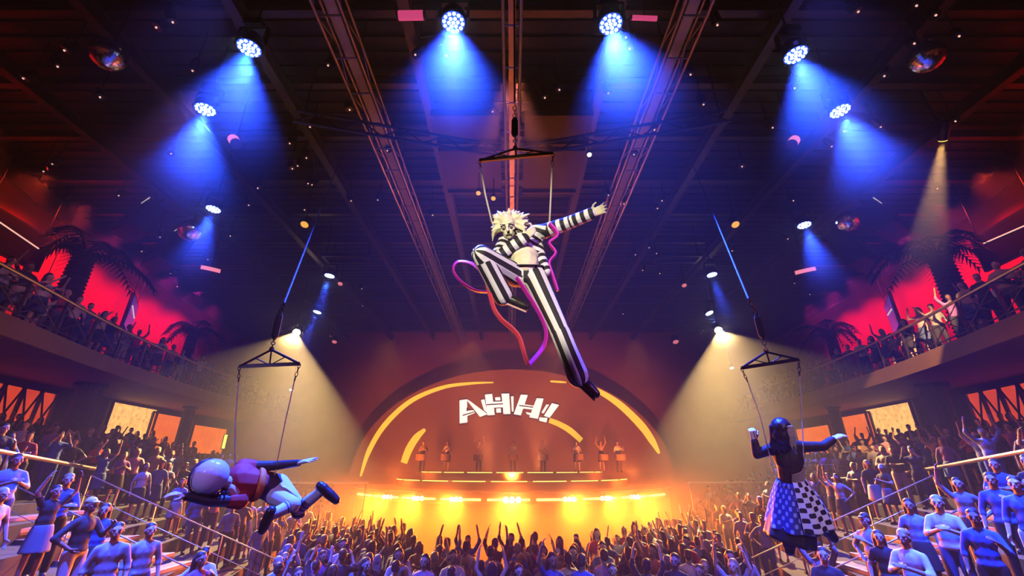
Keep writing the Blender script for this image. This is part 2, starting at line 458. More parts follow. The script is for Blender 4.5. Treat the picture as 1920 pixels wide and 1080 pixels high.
# unseen orange spots added for the glow on band, screen, haze and ceiling
for x in (-6, 0, 6):
    spot('stage_wash', (x, 23.0, 3.0), (x * 0.9, 30, 5.5), 2600, (1.0, 0.20, 0.025), 92, 1.0, 0.2)
for x in (-6.5, -2.2, 2.2, 6.5):
    spot('stage_top_wash', (x, 22.0, 9.5), (x * .9, 20.5, 0), 500, (1.0, 0.30, 0.03), 105, 1.0, 0.6)
spot('roof_uplight', (-1.2, 24.0, 3.3), (-1.8, 11.5, 12.5), 2600, (1.0, 0.20, 0.05), 38, 1.0, 0.3)
spot('roof_uplight', (1.2, 24.0, 3.3), (1.8, 11.5, 12.5), 2600, (1.0, 0.20, 0.05), 38, 1.0, 0.3)
# side walls: red and magenta uplights
for s in (-1, 1):
    for k in range(9):
        Y = 7.2 + 2.1 * k; f = min(1, max(0, (Y - 13.0) / 6.0))
        colr = (1.0, .05 - .03 * f, .02 + .22 * f)
        spot('wall_wash', (s * (cxs(Y) + 1.9), Y, 12.35), (s * (cxs(Y) + WALL_OFF), Y, 9.2), 620 * (1 - .25 * f), colr, 92, 0.8, 0.2)
# unseen fill spots added over the spectators, without lamp bodies
for s in (-1, 1):
    spot('tier_wash', (s * 5.5, 5.0, 12.2), (s * 9.6, 9.6, 1.8), 350, (0.10, 0.10, 1.0), 60, 0.8, 0.25)
    spot('tier_wash_violet', (s * 1.0, -3.0, 9.5), (s * 8.4, 8.4, 1.6), 1900, (0.70, 0.15, 0.80), 46, 0.8, 0.25)
    spot('balcony_wash', (s * 8.0, 8.0, 12.2), (s * 15, 15, 7.8), 500, (0.9, 0.25, 0.40), 60, 0.8, 0.25)
spot('floor_wash', (0, 8.0, 12.6), (0, 10.5, 1.5), 2600, (1.0, 0.24, 0.14), 52, 0.8, 0.25)
# ---------------------------------------------------------------- roof structure
def track(name, label, X, w, z0=12.0, y0=2.0, y1=31.5):
    t = thing(name, label, 'track', (X, 0, z0), 'lighting tracks running towards the stage')
    for sx in (-1, 1):
        for zz, r in ((0, .035), (.42, .035)):
            bm = B(); cyl(bm, (X + sx * w / 2, y0, z0 + zz), (X + sx * w / 2, y1, z0 + zz), r, seg=8); part('chord', bm, 'track_steel', t)
    bm = B(); box(bm, (X, (y0 + y1) / 2, z0 + 0.3), (w * 0.42, y1 - y0, 0.16)); part('cable_tray', bm, 'track_steel', t)
    bm = B(); y = y0
    k = 0
    while y < y1 - 1.0:
        for sx in (-1, 1):
            cyl(bm, (X + sx * w / 2, y, z0 + (0.42 if k % 2 else 0)), (X + sx * w / 2, y + 1.0, z0 + (0 if k % 2 else 0.42)), .018, seg=6)
        cyl(bm, (X - w / 2, y, z0), (X + w / 2, y, z0), .02, seg=6)
        y += 1.0; k += 1
    part('lacing', bm, 'track_steel', t)
    bm = B()
    for y in range(3, 32, 4):
        for sx in (-1, 1): cyl(bm, (X + sx * w / 2, y, z0 + .4), (X + sx * w / 2, y, 13.31), .02, seg=6)
    part('drop_rod', bm, 'black_metal', t)
track('lighting_track', 'long steel lighting track left of the striped flyer, running to the stage', -3.75, 0.55)
track('lighting_track', 'long steel lighting track right of the striped flyer, running to the stage', 3.75, 0.55)
track('lighting_track', 'narrow middle track directly over the striped flyer', 0.0, 0.36, 11.7, 3.0, 31.0)
for X, lab in ((-2.3, 'brown roof girder just right of the left lighting track'), (2.3, 'brown roof girder just left of the right lighting track'),
          (-6.0, 'brown roof girder left of the left lighting track'), (6.0, 'brown roof girder right of the right lighting track'),
          (-9.2, 'dark roof girder over the left tier'), (9.2, 'dark roof girder over the right tier'),
          (-12.6, 'dark roof girder over the left balcony edge'), (12.6, 'dark roof girder over the right balcony edge')):
    bm = B(); box(bm, (X, 16.5, 12.62), (0.07, 31, 0.34)); box(bm, (X, 16.5, 12.45), (0.24, 31, 0.03)); box(bm, (X, 16.5, 12.79), (0.24, 31, 0.03))
    tag(obj('roof_girder', bm, 'dark_steel'), lab, 'beam', 'roof girders towards the stage')
ords = ['first', 'second', 'third', 'fourth', 'fifth', 'sixth', 'seventh', 'eighth', 'ninth', 'tenth', 'eleventh', 'twelfth', 'thirteenth', 'fourteenth', 'fifteenth', 'sixteenth']
for i, y in enumerate([2.6, 4.6, 6.6, 8.6, 10.6, 12.8, 15.0, 17.4, 19.8, 22.4, 25.2, 28.2, 31.0]):
    bm = B(); box(bm, (0, y, 13.05), (34, 0.06, 0.26)); box(bm, (0, y, 12.92), (34, 0.18, 0.025)); box(bm, (0, y, 13.18), (34, 0.18, 0.025))
    tag(obj('cross_beam', bm, 'dark_steel'), 'dark cross beam under the ceiling, %s counted from the viewer' % ords[i], 'beam', 'cross beams')
bm = B()
y = 0.4
while y < 32.5:
    box(bm, (0, y, 13.36), (40, 0.12, 0.07)); y += 0.42
o = struct('trim_ceiling_ribs', bm, 'deck_ribs', 'fine ribs of the metal ceiling deck', 'trim')
# boards of the service platform above the flyer
for i, (x0, x1, y0, y1) in enumerate([(-2.2, -0.35, 10.3, 12.4), (0.35, 2.2, 10.3, 12.4), (-2.2, -0.35, 8.9, 10.0), (0.35, 2.2, 8.9, 10.0)]):
    bm = B(); box(bm, ((x0 + x1) / 2, (y0 + y1) / 2, 12.25), (x1 - x0, y1 - y0, 0.08))
    for q in (y0, y1): box(bm, ((x0 + x1) / 2, q, 12.22), (x1 - x0, 0.10, 0.2))
    tag(obj('hanging_platform', bm, 'soffit_tan'), ['wide reddish service platform left of the middle track', 'wide reddish service platform right of the middle track',
        'narrow service platform nearer the viewer, left of the middle track', 'narrow service platform nearer the viewer, right of the middle track'][i], 'platform')
for s, nm in ((-1, 'left'), (1, 'right')):
    t = thing('catwalk_truss', 'slanting dark roof truss spreading from the middle track to the %s' % nm, 'truss', (s * 0.3, 9.5, 11.3))
    for dz in (0, .35):
        bm = B(); cyl(bm, (s * .3, 9.5, 11.3 + dz), (s * 5.4, 8.2, 11.3 + dz), .04, seg=8); part('chord', bm, 'dark_steel', t)
    bm = B()
    for k in range(10):
        a = V((s * .3, 9.5, 11.3)).lerp(V((s * 5.4, 8.2, 11.3)), k / 10); b = V((s * .3, 9.5, 11.3)).lerp(V((s * 5.4, 8.2, 11.3)), (k + 1) / 10)
        cyl(bm, a + V((0, 0, .35 * (k % 2))), b + V((0, 0, .35 * ((k + 1) % 2))), .022, seg=6)
    part('lacing', bm, 'dark_steel', t)
    bm = B(); cyl(bm, (s * 5.2, 8.25, 11.6), (s * 5.2, 8.25, 13.31), .025, seg=6); part('drop_rod', bm, 'black_metal', t)
    # hanging chain-motor frames like open boxes
    for (x, y, w, lab) in ((650, 485, 0.9, 'small open steel frame under the roof, nearer the %s follow spot' % nm),):
        q = PZ(960 + s * (960 - x), y, 11.6); t = thing('winch_frame', lab, 'frame', q)
        bm = B()
        for a, b in (((-w, -.3, 0), (w, -.3, 0)), ((-w, .3, 0), (w, .3, 0)), ((-w, -.3, 0), (-w, .3, 0)), ((w, -.3, 0), (w, .3, 0))): beam(bm, q + V(a), q + V(b), .10, .12)
        part('frame', bm, 'dark_steel', t)
        for a in (-w, w): bm = B(); cyl(bm, q + V((a, 0, 0)), (q.x + a, q.y, 13.31), .02, seg=6); part('drop_rod', bm, 'black_metal', t)

# ---------------------------------------------------------------- small lamps and ornaments hung from the roof
def mirror_ball(x, y, rp, z, lab):
    p = PZ(x, y, z); d = (p - V((0, 0, CAM_Z))).length; r = rp / FPX * (p.y * cp + (p.z - CAM_Z) * sp)
    t = thing('mirror_ball', lab, 'mirror ball', p)
    bm = B(); bmesh.ops.create_uvsphere(bm, u_segments=28, v_segments=16, radius=r); bmesh.ops.translate(bm, vec=p, verts=bm.verts[:])
    part('ball', bm, 'mirror_glass', t)
    bm = B(); cyl(bm, p + V((0, 0, r * .96)), p + V((0, 0, r * 1.1)), r * .25); part('cap', bm, 'black_metal', t)
    bm = B(); cyl(bm, p + V((0, 0, r)), (p.x, p.y, 13.31), .012, seg=6); part('cable', bm, 'black_metal', t)
mirror_ball(203, 102, 29, 11.2, 'larger mirror ball hanging at the upper left')
mirror_ball(1737, 106, 29, 11.2, 'larger mirror ball hanging at the upper right')
mirror_ball(357, 432, 20, 11.0, 'smaller mirror ball on the left, below the blue lamps')
mirror_ball(1588, 415, 19, 11.0, 'smaller mirror ball on the right, below the blue lamps')

def drum(name, x, y, wpx, hpx, z, m, lab, axis=None, cat='lantern'):
    p = PZ(x, y, z); dep = p.y * cp + (p.z - CAM_Z) * sp; k = dep / FPX
    ax = V(axis).normalized() if axis else V((0, 0, 1))
    t = thing(name, lab, cat, p)
    L, r = hpx * k, wpx * k / 2
    bm = B(); lathe(bm, [(r * .92, -L / 2), (r, -L / 2 + .02), (r, L / 2 - .02), (r * .92, L / 2)], p, ax, 20); part('shade', bm, m, t)
    bm = B(); lathe(bm, [(r * 1.04, -L / 2 - .01), (r * 1.04, -L / 2 + .03)], p, ax, 20); part('rim', bm, 'dark_steel', t); bm = B(); lathe(bm, [(r * 1.04, L / 2 - .03), (r * 1.04, L / 2 + .01)], p, ax, 20); part('rim', bm, 'dark_steel', t)
    bm = B(); cyl(bm, p, (p.x, p.y, 13.385), .015, seg=6); part('cable', bm, 'black_metal', t)
drum('hanging_drum_lantern', 395, 505, 31, 10, 10.6, 'pink_drum', 'round pink drum lantern on the left under the mirror ball', axis=(0.2, -0.25, 1))
drum('hanging_drum_lantern', 1510, 508, 33, 10, 10.6, 'pink_drum', 'round pink drum lantern on the right under the mirror ball', axis=(-0.2, -0.25, 1))
drum('hanging_can_lantern', 440, 265, 19, 27, 11.4, 'pink_drum', 'pink cylinder lantern on the left between blue beams', axis=(0.75, -0.4, -0.9))
drum('hanging_can_lantern', 1487, 267, 19, 27, 11.4, 'pink_drum', 'pink cylinder lantern on the right beside blue beams', axis=(-0.75, -0.4, -0.9))
drum('hanging_tube_lamp', 771, 29, 17, 52, 12.1, 'pink_tube', 'pink tube lamp at the top left of the middle track', axis=(1, 0, 0.02), cat='tube lamp')
drum('hanging_tube_lamp', 1208, 34, 9, 52, 12.1, 'pink_tube', 'thin pink tube lamp at the top right of the middle track', axis=(1, 0, -0.06), cat='tube lamp')
def can_lamp(x, y, rp, z, lab, m='lamp_yellow', aim=(0, -0.5, -1)):
    p = PZ(x, y, z); dep = p.y * cp + (p.z - CAM_Z) * sp; r = rp * dep / FPX; a = -V(aim).normalized()
    t = thing('hanging_can_lamp', lab, 'stage light', p)
    bm = B(); lathe(bm, [(r, 0), (r * 1.05, .02), (r * .95, r * 2.4), (r * .4, r * 3)], p, a, 14); part('housing', bm, 'black_metal', t)
    bm = B(); cyl(bm, p - a * .002, p - a * .02, r * .9, r * .85, 14); part('lens', bm, m, t, 'glowing lens')
    bm = B(); cyl(bm, p + a * r, (p.x, p.y, 13.385), .015, seg=6); part('drop_rod', bm, 'black_metal', t)
defmat('lamp_amber_dim', (0.8, 0.5, 0.1), 0.3, emit=(0.95, 0.45, 0.06), estr=1.1)
defmat('lamp_pink_dim', (0.8, 0.4, 0.4), 0.3, emit=(1.0, 0.22, 0.25), estr=0.8)
for x, y, r, lab, m in ((571, 421, 8, 'amber can lamp left of the left lighting track', 'lamp_amber_dim'), (1379, 421, 8, 'amber can lamp right of the right lighting track', 'lamp_amber_dim'),
                     (627, 641, 5, 'small pink can lamp right of the left follow spot', 'lamp_pink_dim'), (1267, 641, 6, 'small pink can lamp left of the right follow spot', 'lamp_pink_dim'),
                     (638, 532, 5, 'small pink can lamp beside the left blue lamp pair', 'lamp_pink_dim'), (1283, 535, 5, 'small pale can lamp beside the right blue lamp pair', 'lamp_pink_dim'),
                     (897, 362, 5, 'pale can lamp above the flyer, left strap', 'lamp_amber_dim'), (925, 372, 5, 'pale can lamp just right of the left strap', 'lamp_amber_dim'),
                     (1105, 290, 5, 'white can lamp right of the top trapeze', 'screen_white'), (76, 541, 5, 'bright warm lamp above the left balcony rail', 'lamp_warm'),
                     (1372, 690, 4, 'small white lamp in the right warm beam', 'screen_white'), (546, 731, 4, 'small white lamp in the left warm beam', 'screen_white')):
    if y > 600:
        q = PY(x, y, 29.0); zz = q.z
    elif y == 541:
        zz = 9.6
    else: zz = 11.4
    can_lamp(x, y, r, zz, lab, m)
# scattered tiny lamps glinting all over the roof
r2 = random.Random(5)
proto = None; n = 0
defmat('lamp_tiny', (0.9, 0.7, 0.6), 0.3, emit=(1.0, 0.50, 0.42), estr=1.2)
for k in range(400):
    x, y = r2.uniform(20, 1900), r2.uniform(10, 640)
    if abs(x - 960) < 130 and y > 230: continue
    p = PZ(x, y, 12.15)
    if p.y < 3 or p.y > 31 or abs(p.x) > cxs(p.y) + 2.5: continue
    dep = p.y * cp + (p.z - CAM_Z) * sp; s = dep / FPX
    if proto is None:
        root = thing('par_spotlight', 'tiny par can with a glinting lens, hung under the roof', 'stage light', (0, 0, 0), 'tiny par cans scattered under the roof')
        bm = B(); lathe(bm, [(.10, .0), (.11, .03), (.10, .25), (.05, .32), (.02, .33)], (0, 0, 0), V((0, .45, 1)), 10); c1 = part('housing', bm, 'black_metal', root)
        bm = B(); cyl(bm, V((0, -.002, -.005)), V((0, -.012, -.027)), .022, .02, 8); c2 = part('lens', bm, 'lamp_tiny', root)
        bm = B(); cyl(bm, (0, .08, .15), (0, .08, 1.25), .014, seg=5); c3 = part('drop_rod', bm, 'black_metal', root)
        proto = (root, [c1, c2, c3]); r = root
    else:
        r = proto[0].copy(); COL.objects.link(r)
        for c in proto[1]:
            d = c.copy(); COL.objects.link(d); d.parent = r
    r.location = p; r.rotation_euler = (0, 0, r2.uniform(-2.5, 2.5))
    n += 1
    if n >= 85: break

# ---------------------------------------------------------------- balcony railings, guard rails
def rail_line(side, off, zf, y0, y1, step=0.5):
    pts = []; y = y0
    while y <= y1 + 1e-6: pts.append(V((side * (cxs(y) + off), y, zf(y)))); y += step
    return pts
for s, nm in ((-1, 'left'), (1, 'right')):
    t = thing('balcony_railing', 'long steel railing with crossed braces on the %s balcony' % nm, 'railing', (s * cxs(12), 12, 6.95))
    bm = B(); tube(bm, rail_line(s, 0.0, lambda y: 8.0, 2, 31), 0.05, 8); part('handrail', bm, 'rail_steel', t)
    bm = B(); tube(bm, rail_line(s, 0.0, lambda y: 7.08, 2, 31), 0.022, 6); tube(bm, rail_line(s, 0.0, lambda y: 7.55, 2, 31), 0.012, 6); part('lower_rail', bm, 'dark_steel', t)
    y = 3.0; k = 0; br = B()
    while y < 30.5:
        x = s * cxs(y); y2 = y + 1.5; x2 = s * cxs(y2)
        bm = B(); beam(bm, (x, y, 6.9), (x, y, 8.0), 0.07, 0.05, V((0, 1, 0))); part('post', bm, 'dark_steel', t)
        cyl(br, (x, y, 7.1), (x2, y2, 7.95), .015, seg=5); cyl(br, (x, y, 7.95), (x2, y2, 7.1), .015, seg=5)
        y = y2; k += 1
    part('cross_brace', br, 'dark_steel', t)
    t = thing('tier_guard_rail', 'long lit guard rail behind the top row of the %s tier' % nm, 'railing', (s * (cxs(9) - 1.3), 9, ROWS * RISE))
    zf = lambda y: 3.78 - .098 * (y - 9.8) if y > 6 else 4.15
    bm = B(); tube(bm, rail_line(s, -1.3, zf, 6.2, 16.4), 0.05, 8); part('handrail', bm, 'rail_steel', t)
    for y in (6.5, 8.5, 10.5, 12.5, 14.5, 16.2):
        x = s * (cxs(y) - 1.3); bm = B(); cyl(bm, (x, y, 2.0), (x, y, zf(y)), .025, seg=8); part('post', bm, 'dark_steel', t)
    # barrier across the far end of the tier
    a, b = PY(500 if s < 0 else 1455, 905, 20.0), PY(690 if s < 0 else 1290, 905, 20.0)
    t = thing('barrier_rail', 'gold lit barrier rail across the crowd, %s of the stage' % nm, 'railing', (a.x, 20, 0))
    bm = B(); cyl(bm, a, b, .045, seg=8); part('handrail', bm, 'rail_steel', t)
    for f in (0.02, .34, .66, .98):
        q = a.lerp(b, f); bm = B(); cyl(bm, q, (q.x, q.y, max(0, tier_z(abs(q.x) - cxs(20)) - .1)), .025, seg=8); part('post', bm, 'dark_steel', t)

def PW(x, y, side, off):       # meet the pixel's ray with the surface at a horseshoe offset
    r = ray(x, y); lo, hi = 0.5, 80
    f = lambda k: abs(r.x * k) - (cxs(r.y * k) + off)
    for _ in range(60):
        m = (lo + hi) / 2
        if f(m) > 0: hi = m
        else: lo = m
    return V((0, 0, CAM_Z)) + r * lo
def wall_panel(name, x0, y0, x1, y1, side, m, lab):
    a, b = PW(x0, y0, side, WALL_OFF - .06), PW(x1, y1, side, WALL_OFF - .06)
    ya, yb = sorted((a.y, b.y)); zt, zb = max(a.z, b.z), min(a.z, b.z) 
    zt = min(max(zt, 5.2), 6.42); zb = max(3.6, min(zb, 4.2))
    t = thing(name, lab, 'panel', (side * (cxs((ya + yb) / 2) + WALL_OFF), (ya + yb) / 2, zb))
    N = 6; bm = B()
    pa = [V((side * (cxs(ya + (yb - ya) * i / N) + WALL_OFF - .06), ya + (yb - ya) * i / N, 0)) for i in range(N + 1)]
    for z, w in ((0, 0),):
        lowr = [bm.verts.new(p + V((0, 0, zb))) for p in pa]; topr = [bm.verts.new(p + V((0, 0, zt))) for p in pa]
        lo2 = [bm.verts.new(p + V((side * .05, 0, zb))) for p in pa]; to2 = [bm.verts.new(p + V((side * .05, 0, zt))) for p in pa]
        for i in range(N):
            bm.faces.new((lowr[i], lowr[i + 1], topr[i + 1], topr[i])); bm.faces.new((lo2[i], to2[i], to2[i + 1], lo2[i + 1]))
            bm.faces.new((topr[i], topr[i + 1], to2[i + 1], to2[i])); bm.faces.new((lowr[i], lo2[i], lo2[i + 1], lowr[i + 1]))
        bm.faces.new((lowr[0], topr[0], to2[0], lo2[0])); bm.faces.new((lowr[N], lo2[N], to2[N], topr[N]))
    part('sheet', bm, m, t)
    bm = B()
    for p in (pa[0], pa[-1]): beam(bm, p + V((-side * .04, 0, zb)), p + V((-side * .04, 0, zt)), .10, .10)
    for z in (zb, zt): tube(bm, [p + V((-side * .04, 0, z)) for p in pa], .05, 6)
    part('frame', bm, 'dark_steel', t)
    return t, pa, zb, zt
for s, nm in ((-1, 'left'), (1, 'right')):
    X = (lambda v: v) if s < 0 else (lambda v: 1918 - v)
    wall_panel('glowing_panel', X(212), 752, X(281), 815, s, 'cream_sheet', 'cream glowing panel, brightest under the %s balcony' % nm)
    wall_panel('glowing_panel', X(287), 772, X(345), 850, s, 'orange_sheet', 'orange glowing panel next to the cream panel, %s side' % nm)
    wall_panel('glowing_panel', X(363), 795, X(415), 850, s, 'orange_sheet', 'orange glowing panel nearest the stage, %s side' % nm)
    t, pa, zb, zt = wall_panel('glowing_panel', X(-120), 690, X(104), 745, s, 'orange_sheet_deep', 'large deep orange glowing panel at the frame edge, %s side' % nm)
    bm = B()
    for i in range(0, 6):
        a, b = pa[i], pa[i + 1]; dx = V((-s * .12, 0, 0))
        cyl(bm, a + dx + V((0, 0, zb)), b + dx + V((0, 0, zt)), .035, seg=6); cyl(bm, a + dx + V((0, 0, zt)), b + dx + V((0, 0, zb)), .035, seg=6)
        beam(bm, a + dx + V((0, 0, zb)), a + dx + V((0, 0, zt)), .10, .10)
    part('lattice_brace', bm, 'black_metal', t)
    # pillars carrying the balcony
    for x, lab in ((352, 'dark pillar between the orange panels, %s side'), (150, 'broad dark pillar beside the cream panel, %s side')):
        p = PW(X(x), 780, s, 2.2); z0 = tier_z(2.2)
        t = thing('support_pillar', lab % nm, 'pillar', (p.x, p.y, z0 - .02))
        w = .28 if x == 352 else .42
        bm = B(); lathe(bm, [(w, 0), (w, 6.5 - z0)], (p.x, p.y, z0), seg=14); part('shaft', bm, 'palm_bark', t)
        bm = B(); lathe(bm, [(w * 1.4, 0), (w * 1.4, .12)], (p.x, p.y, z0), seg=14); lathe(bm, [(w * 1.3, 0), (w * 1.3, .12)], (p.x, p.y, 6.37), seg=14); part('collar', bm, 'black_metal', t)
q = PW(421, 828, -1, WALL_OFF - .15)
t = thing('exit_light', 'small upright yellow-green light beside the orange panel under the left balcony', 'sign', q)
bm = B(); box(bm, q, (.06, .25, .9)); part('tube', bm, 'exit_glow', t)
bm = B(); box(bm, q + V((-.04, 0, 0)), (.05, .32, 1.0)); part('housing', bm, 'black_metal', t)

# ---------------------------------------------------------------- palms, screens and speakers over the balcony
def palm(x, y, s, off, top, seed, lab, rad=.34):
    p = PW(x, y, s, off); p.z = 6.86; rr = random.Random(seed)
    t = thing('palm_tree', lab, 'palm', p)
    bm = B(); prof = []; n = int((top - 6.86) / .14)
    for i in range(n + 1):
        z = (top - 6.86) * i / n; r = rad * (1 - .25 * i / n)
        prof += [(r * 1.08, z), (r * .88, z + .07)]
    lathe(bm, prof, p, V((0, 0, 1)), 14); part('trunk', bm, 'palm_bark', t)
    c = V((p.x, p.y, top))
    for k in range(11):
        a = k * 2 * PI / 11 + rr.uniform(-.2, .2); L = rr.uniform(1.7, 2.4); up = rr.uniform(.25, .9)
        d = V((math.cos(a), math.sin(a), 0)); 
        if d.x * s > 0.1: L *= .55
        bm = B(); pts = [c + d * (L * f) + V((0, 0, up * math.sin(f * 2.3) - 1.1 * f * f)) for f in [i / 8 for i in range(9)]]
        tube(bm, pts, [.035 * (1 - f / 9) + .006 for f in range(9)], 5)
        side = d.cross(V((0, 0, 1)))
        for i in range(1, 9):
            for g in (-1, 1):
                for e in (0, .5):
                    b = pts[i - 1].lerp(pts[i], e); tip = b + side * g * (.52 * (1 - abs(i - 4) / 7)) + d * .22 + V((0, 0, -.25))
                    prism(bm, [b, b + d * .11, tip], V((0, 0, .012)))
        part('frond', bm, 'palm_leaf', t)
    return t
for s, nm in ((-1, 'left'), (1, 'right')):
    X = (lambda v: v) if s < 0 else (lambda v: 1918 - v)
    palm(X(118), 575, s, 1.7, 10.6, 3, 'dark palm nearest the viewer on the %s balcony' % nm, .42)
    palm(X(352), 660, s, 2.4, 10.4, 4, 'dark palm nearer the stage on the %s balcony' % nm, .34)
    # screens with a lit edge
    for (x, y, w, h, z, off, m, lab) in ((243, 592, 2.3, 1.6, None, 2.9, 'tv_glow', 'angled hanging screen with a lit edge before the %s red wall' % nm),
                                      (20, 445, 2.6, 1.3, None, 2.9, 'tv_glass', 'dark hanging screen at the frame edge above the %s balcony' % nm)):
        p = PW(X(x), y, s, off); t = thing('hanging_screen', lab, 'screen', p)
        F = Matrix.Rotation(s * -0.62 if x > 100 else s * -0.15, 3, 'Z'); 
        bm = B(); box(bm, p, (.12, w, h), F); part('cabinet', bm, 'black_paint', t)
        bm = B(); box(bm, p + F @ V((-s * .07, 0, 0)), (.02, w * .92, h * .88), F); part('display', bm, m, t)
        bm = B(); box(bm, p + F @ V((-s * .09, 0, h * .12)), (.03, w * .7, .035), F @ Matrix.Rotation(s * .10, 3, 'X')); part('light_strip', bm, 'edge_light', t)
        for g in (-1, 1): bm = B(); cyl(bm, p + F @ V((0, g * w * .4, h / 2)), p + F @ V((0, g * w * .4, 0)) + V((0, 0, 13.3 - p.z)), .015, seg=5); part('hanging_wire', bm, 'black_metal', t)
    for (x, y, sx, sz, lab) in ((262, 415, 1.6, 1.2, 'dark loudspeaker cluster hung above the %s balcony, nearer the viewer' % nm), (318, 470, 1.7, 1.7, 'dark loudspeaker cluster hung above the %s balcony, nearer the stage' % nm)):
        p = PW(X(x), y, s, 0.4); t = thing('hanging_loudspeaker', lab, 'loudspeaker', p)
        F = Matrix.Rotation(s * 0.5, 3, 'Z') @ Matrix.Rotation(-.25, 3, 'X')
        bm = B(); box(bm, p, (sx, .7, sz), F); part('cabinet', bm, 'black_paint', t)
        bm = B()
        for k in range(3): box(bm, p + F @ V((0, -.36, (k - 1) * sz * .31)), (sx * .92, .03, sz * .27), F)
        part('grille', bm, 'deck_ribs', t)
        bm = B(); box(bm, p + F @ V((sx * .36 * -s, -.38, sz * .46)), (sx * .3, .03, .035), F @ Matrix.Rotation(.3 * s, 3, 'Y')); part('light_strip', bm, 'edge_light', t)
        for g in (-1, 1): bm = B(); cyl(bm, p + F @ V((g * sx * .4, 0, sz / 2)), V((p.x + g * sx * .4, p.y, 13.31)), .015, seg=5); part('hanging_wire', bm, 'black_metal', t)

# ---------------------------------------------------------------- stairs through the tiers
for s, nm in ((-1, 'left'), (1, 'right')):
    y0, y1 = 10.4, 12.6; c = cxs(11.5)
    t = thing('stair_flight', 'wooden stair flight with lit nosings climbing the %s tier' % nm, 'stairs', (s * (c + TIER0), 11.5, 0))
    n = 12; run = ROWS * RUN / n; rise = ROWS * RISE / n
    for k in range(n):
        x = s * (c + TIER0 - .3 + k * run); z = (k + 1) * rise + .09
        bm = B(); box(bm, (x + s * run / 2, 11.5, z - .06), (run, y1 - y0, .12)); st = part('step', bm, 'step_wood', t)
        bm = B(); box(bm, (x + s * .03, 11.5, z - .03), (.075, (y1 - y0) * .98, .075)); part('nosing', bm, 'step_nosing', st, 'pale step edge')
    for yy in (y0 - .05, y1 + .05):
        bm = B(); a = V((s * (c + TIER0 - .3), yy, 1.1)); b = V((s * (c - 1.75), yy, 3.2))
        cyl(bm, a, b, .016, seg=8); cyl(bm, a - V((0, 0, .45)), b - V((0, 0, .45)), .010, seg=6)
        for f in (0, .33, .66, 1):
            q = a.lerp(b, f); cyl(bm, q, q - V((0, 0, 1.15)), .014, seg=6)
        part('handrail', bm, 'rail_steel', t)
q = PY(1574, 897, 17.0); z0 = tier_z(q.x - cxs(17))
t = thing('bar_table', 'round bar table with a lit rim on the right tier behind the checked skirt', 'table', (q.x, q.y, z0))
bm = B(); lathe(bm, [(.45, -.03), (.47, -.01), (.47, .02), (.45, .03)], q, seg=28); part('table_top', bm, 'step_nosing', t)
bm = B(); cyl(bm, q, (q.x, q.y, z0), .04); part('stem', bm, 'dark_steel', t)
bm = B(); lathe(bm, [(.28, 0), (.26, .03), (.05, .06)], (q.x, q.y, z0), seg=20); part('foot', bm, 'dark_steel', t)

# ---------------------------------------------------------------- stage
bm = B()
def half_disc(bm, grow, z0, z1, back=30.5):
    pts = [stage_edge(f / 16, z0, grow) for f in range(-16, 17)]
    pts = [V((pts[0].x, back, z0))] + pts + [V((pts[-1].x, back, z0))]
    prism(bm, pts, V((0, 0, z1 - z0)))
t = thing('stage', 'round fronted stage with gold lit edges below the screen', 'stage', (0, STG_C[1], 0))
bm = B(); half_disc(bm, 0, 0.0, 2.0); part('skirt', bm, 'black_paint', t)
bm = B(); half_disc(bm, 0.12, 2.0, 2.42); part('deck', bm, 'soffit_tan', t)
bm = B(); half_disc(bm, -2.2, 2.42, 2.78); part('riser', bm, 'soffit_tan', t)
bm = B(); half_disc(bm, -3.6, 2.78, 3.15); part('riser', bm, 'soffit_tan', t)
for z, g, r_, f0, m in ((2.18, .16, .045, .62, 'strip_gold'), (2.44, .12, .012, .8, 'rail_steel'), (2.80, -2.2, .016, .8, 'strip_gold'), (3.17, -3.6, .014, .8, 'strip_gold')):  # front LED strip, plain steel rail, riser edges with glow put into emission
    segs = 9
    bm = B()
    for k in range(segs):
        a0 = -f0 + 2 * f0 * k / segs; a1 = -f0 + 2 * f0 * (k + .86) / segs
        tube(bm, [stage_edge(a0 + (a1 - a0) * j / 6, z, g) for j in range(7)], r_, 6)
    part('edge_strip', bm, m, t)
# screen
SY = 30.6
def SP(x, y): return PY(x, y, SY)
t = thing('stage_screen', 'arched orange-glowing screen behind the stage showing AHH! in white letters and yellow arcs', 'screen', (0, SY, 3.2))
bm = B(); pts = [V((10.6 * math.cos(a), SY + .06, 3.0 + 6.9 * math.sin(a))) for a in [PI * k / 40 for k in range(41)]]
prism(bm, pts, V((0, .25, 0))); part('screen_panel', bm, 'screen_orange_glow', t)
def ribbon2d(centre, widths, m, name, depth=.03, yo=0.0):
    c = spline([SP(*p) for p in centre], 8); n = len(c); bm = B(); L = []; R = []
    ws = []
    for i in range(n):
        f = i / (n - 1) * (len(widths) - 1); k = min(int(f), len(widths) - 2); ws.append(widths[k] + (widths[k + 1] - widths[k]) * (f - k))
    sc = SY / (FPX * cp + 300 * sp)
    for i in range(n):
        tg = (c[min(i + 1, n - 1)] - c[max(i - 1, 0)]).normalized(); nm = V((-tg.z, 0, tg.x))
        L.append(c[i] + nm * ws[i] * sc / 2 + V((0, yo, 0))); R.append(c[i] - nm * ws[i] * sc / 2 + V((0, yo, 0)))
    prism(bm, L + R[::-1], V((0, depth, 0)))
    return part(name, bm, m, t)
ribbon2d([(676, 893), (692, 845), (722, 796), (770, 752), (828, 727), (880, 719), (925, 717)], [3, 9, 10, 9, 7, 5, 2], 'screen_yellow', 'yellow_arc')
ribbon2d([(1085, 719), (1118, 731), (1160, 757), (1200, 795), (1222, 825), (1236, 850)], [3, 9, 13, 15, 13, 4], 'screen_yellow', 'yellow_arc')
